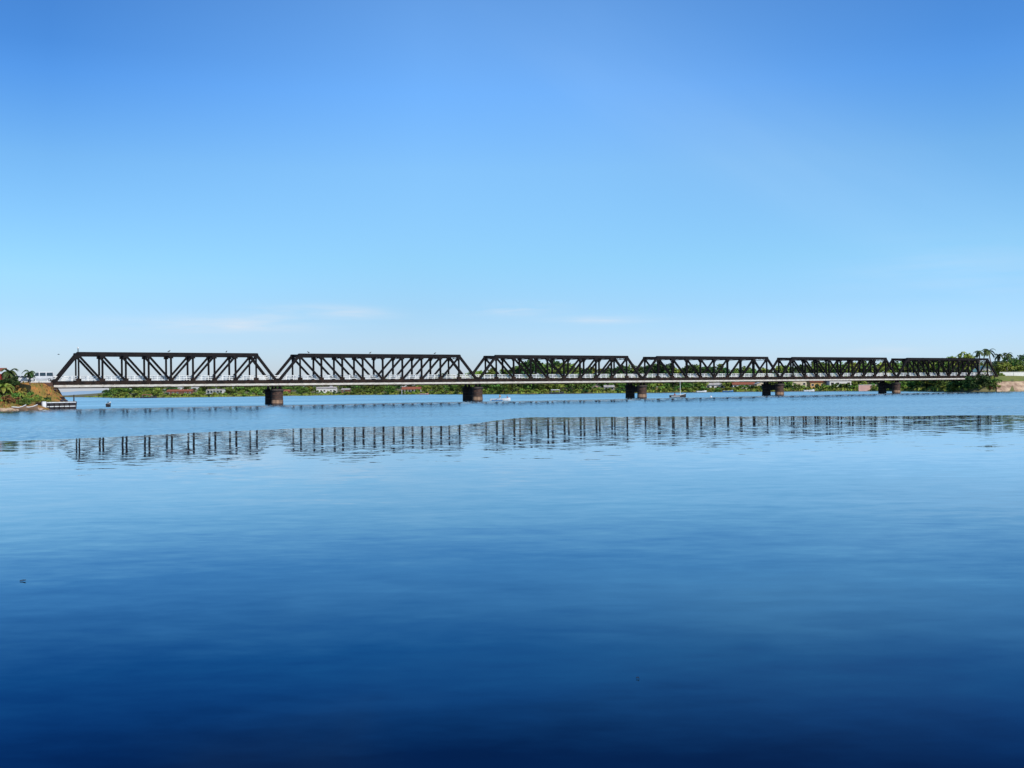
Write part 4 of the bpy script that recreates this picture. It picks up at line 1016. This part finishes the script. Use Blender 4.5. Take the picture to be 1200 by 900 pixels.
# buoy
r = empty('buoy', (*XY(833,282),0), 0, 'small white buoy floating below the fourth span', 'buoy')
m = MB(); m.lathe([(.05,-.3),(.25,-.2),(.34,0),(.3,.22),(.12,.36),(.08,.42)], 18); m.build('float', M['hullwht'], r, smooth=True)
m = MB(); m.tube([(0,0,.4),(0,0,.75)],.035,6); m.build('top_mark', M['hullred'], r)
# end-on skiff with a person near the left bank
x, y = XY(127, 232)
moored(127, 232, 2.2, radians(88), 'small dark skiff seen end on, out from the moored barge', M['hullblk'], 'small_skiff')
person((x,y-.4,-.1), radians(90), 'sit', 'person sitting with back turned in the small dark skiff', (M['trous'],M['trous']))
# moored barge at the left bank
a = Vector((*XY(45.5,198),0)); b = Vector((*XY(88.5,205),0)); d = b-a; Lb = d.length
r = empty('barge', (a+b)/2, atan2(d.y,d.x), 'long low black and white barge moored at the foot of the left bank', 'barge')
m = MB(); h = Lb/2
m.add([(-h,-1.1,-.3),(h-.7,-1.1,-.3),(h-.2,0,-.3),(h-.7,1.1,-.3),(-h,1.1,-.3),(-h,-1.15,1.45),(h-.5,-1.15,1.45),(h,0,1.6),(h-.5,1.15,1.45),(-h,1.15,1.45)],
      [(4,3,2,1,0),(0,1,6,5),(1,2,7,6),(2,3,8,7),(3,4,9,8),(4,0,5,9),(5,6,7,8,9)]); m.build('hull', M['hullblk'], r)
m = MB(); m.box(-h+.9,h-.75,-1.215,-1.12,1.30,1.47); m.build('gunwale', M['hullwht'], r)
m = MB(); m.box(-h+1.0,h-.9,-1.20,-1.11,.50,.66); m.build('rub_rail', M['rail'], r)
m = MB(); m.box(-h-.06,-h+.75,-1.24,-.95,-.2,1.62); m.build('stern_panel', M['hullwht'], r)
m = MB(); m.box(-h+.9,h-1.2,-.9,.95,1.453,1.53); m.build('deck_board', M['wood'], r)
for i in range(5): q = -h+1.4+i*(Lb-2.6)/5; m = MB(); m.box(q-.07,q+.07,-1.235,-1.13,.1,1.28); m.build('side_frame', M['steel'], r)
m = MB(); m.tube([(h-.9,-.7,1.4),(h-.9,-.7,2.9)],[.14,.11],8); m.build('mooring_post', M['hullblk'], r)
for (q,s) in ((h-3.1,.42),(h-2.2,.36)):
    o = bpy.data.objects.new('sack', stone_mesh(q, s)); o.data.materials.append(M['trous']); COL.objects.link(o); p = (a+b)/2; ang = atan2(d.y,d.x)
    o.location = (p.x + cos(ang)*q, p.y + sin(ang)*q, 1.53+s*.5); tag(o, 'dark lumpy sack on the barge deck, '+('larger left one' if s > .4 else 'smaller right one'), 'sack')
moored(34, 189.5, 3.0, .25, 'small brown rowing boat with pale rim, moored directly left of the barge', M['wood'])
moored(22, 187.5, 2.6, .15, 'smallest brown rowing boat, farther left from the barge', M['wood'])

# ------------------------------------------------------------------ birds, drifting leaves
def bird_proto():
    r = empty('bird', (0,0,-400)); m = MB(); m.tube([(-.22,0,.12),(-.1,0,.17),(.05,0,.22),(.14,0,.30),(.18,0,.38)],[.015,.07,.085,.05,.045],8); m.build('body', M['bird'], r, smooth=True)
    m = MB(); m.tube([(.2,0,.39),(.28,0,.38)],[.02,.004],5); m.build('beak', M['ochre'], r)
    for y in (-.04,.04): m = MB(); m.tube([(0,y,.15),(.01,y,.0)],.008,4); m.build('leg', M['ochre'], r)
    return r
bird = bird_proto(); first = True
for (s_, lb) in ((-25.9,'middle of the leftmost span'),(-12.5,'right half of the leftmost span'),(8,'left end of the second span'),(24.5,'middle of the second span'),(43,'right half of the second span')):
    c = bird if first else copy_tree(bird); first = False
    c.location = bp(s_,0,12.603); c.scale = (1.5,1.5,1.5); c.rotation_euler = (0,0,1.2+s_); tag(c, 'dark bird perched on the top chord above the '+lb, 'bird')
r = empty('lamp_mast', bp(-L1+5.2,0,12.6), TH, 'short mast with a small lamp on the top left corner of the leftmost span', 'mast')
m = MB(); m.tube([(0,0,0),(0,0,.75)],.09,8); m.build('shaft', M['steel'], r); m = MB(); m.lathe([(.1,.72),(.2,.8),(.2,1.05),(.05,1.15)],12); m.build('lamp', M['rail'], r)
# a bird in flight
r = empty('flying_bird', (*XY(69,210), Zof(69,415.5,210)), .4, 'tiny dark bird flying left of the bridge top', 'bird')
m = MB(); m.tube([(-.25,0,0),(0,0,.03),(.25,0,.05)],[.02,.07,.03],6); m.build('body', M['bird'], r)
for sg in (-1,1): m = MB(); m.add([(-.08,0,.03),(.12,0,.03),(.06,sg*.3,.16),(-.06,sg*.55,.1),(-.1,sg*.3,.14)],[(0,1,2,3,4)]); m.build('wing', M['bird'], r)
def drift(px, py, s, label):
    Y = CAMZ*F/(py-hor(px)); m = MB(); m.tube([(-.12*s,0,.01),(-.02*s,.02,.015),(.10*s,-.01,.02),(.13*s,0,.06*s)],[.006,.02*s,.015*s,.004],6)
    m.add([(0,0,.012),(.06*s,.05*s,.02),(.12*s,.04*s,.012),(.05*s,-.03*s,.012)],[(0,1,2,3)])
    o = m.build('drifting_leaf', M['twig']); o.location = (*XY(px,Y),0); tag(o, label, 'leaf')
drift(24.5,681,.38,'curled dark leaf drifting on the calm water near the left edge')
drift(743,795,.08,'tiny brown leaf drifting on the dark water right of centre')

# ------------------------------------------------------------------ render settings
S.render.engine = 'CYCLES'
S.view_settings.view_transform = 'Standard'; S.view_settings.look = 'None'; S.view_settings.exposure = 0; S.view_settings.gamma = 1
S.cycles.max_bounces = 6; S.cycles.transparent_max_bounces = 4
S.cycles.sample_clamp_indirect = 4
S.render.resolution_x = 1024; S.render.resolution_y = 768
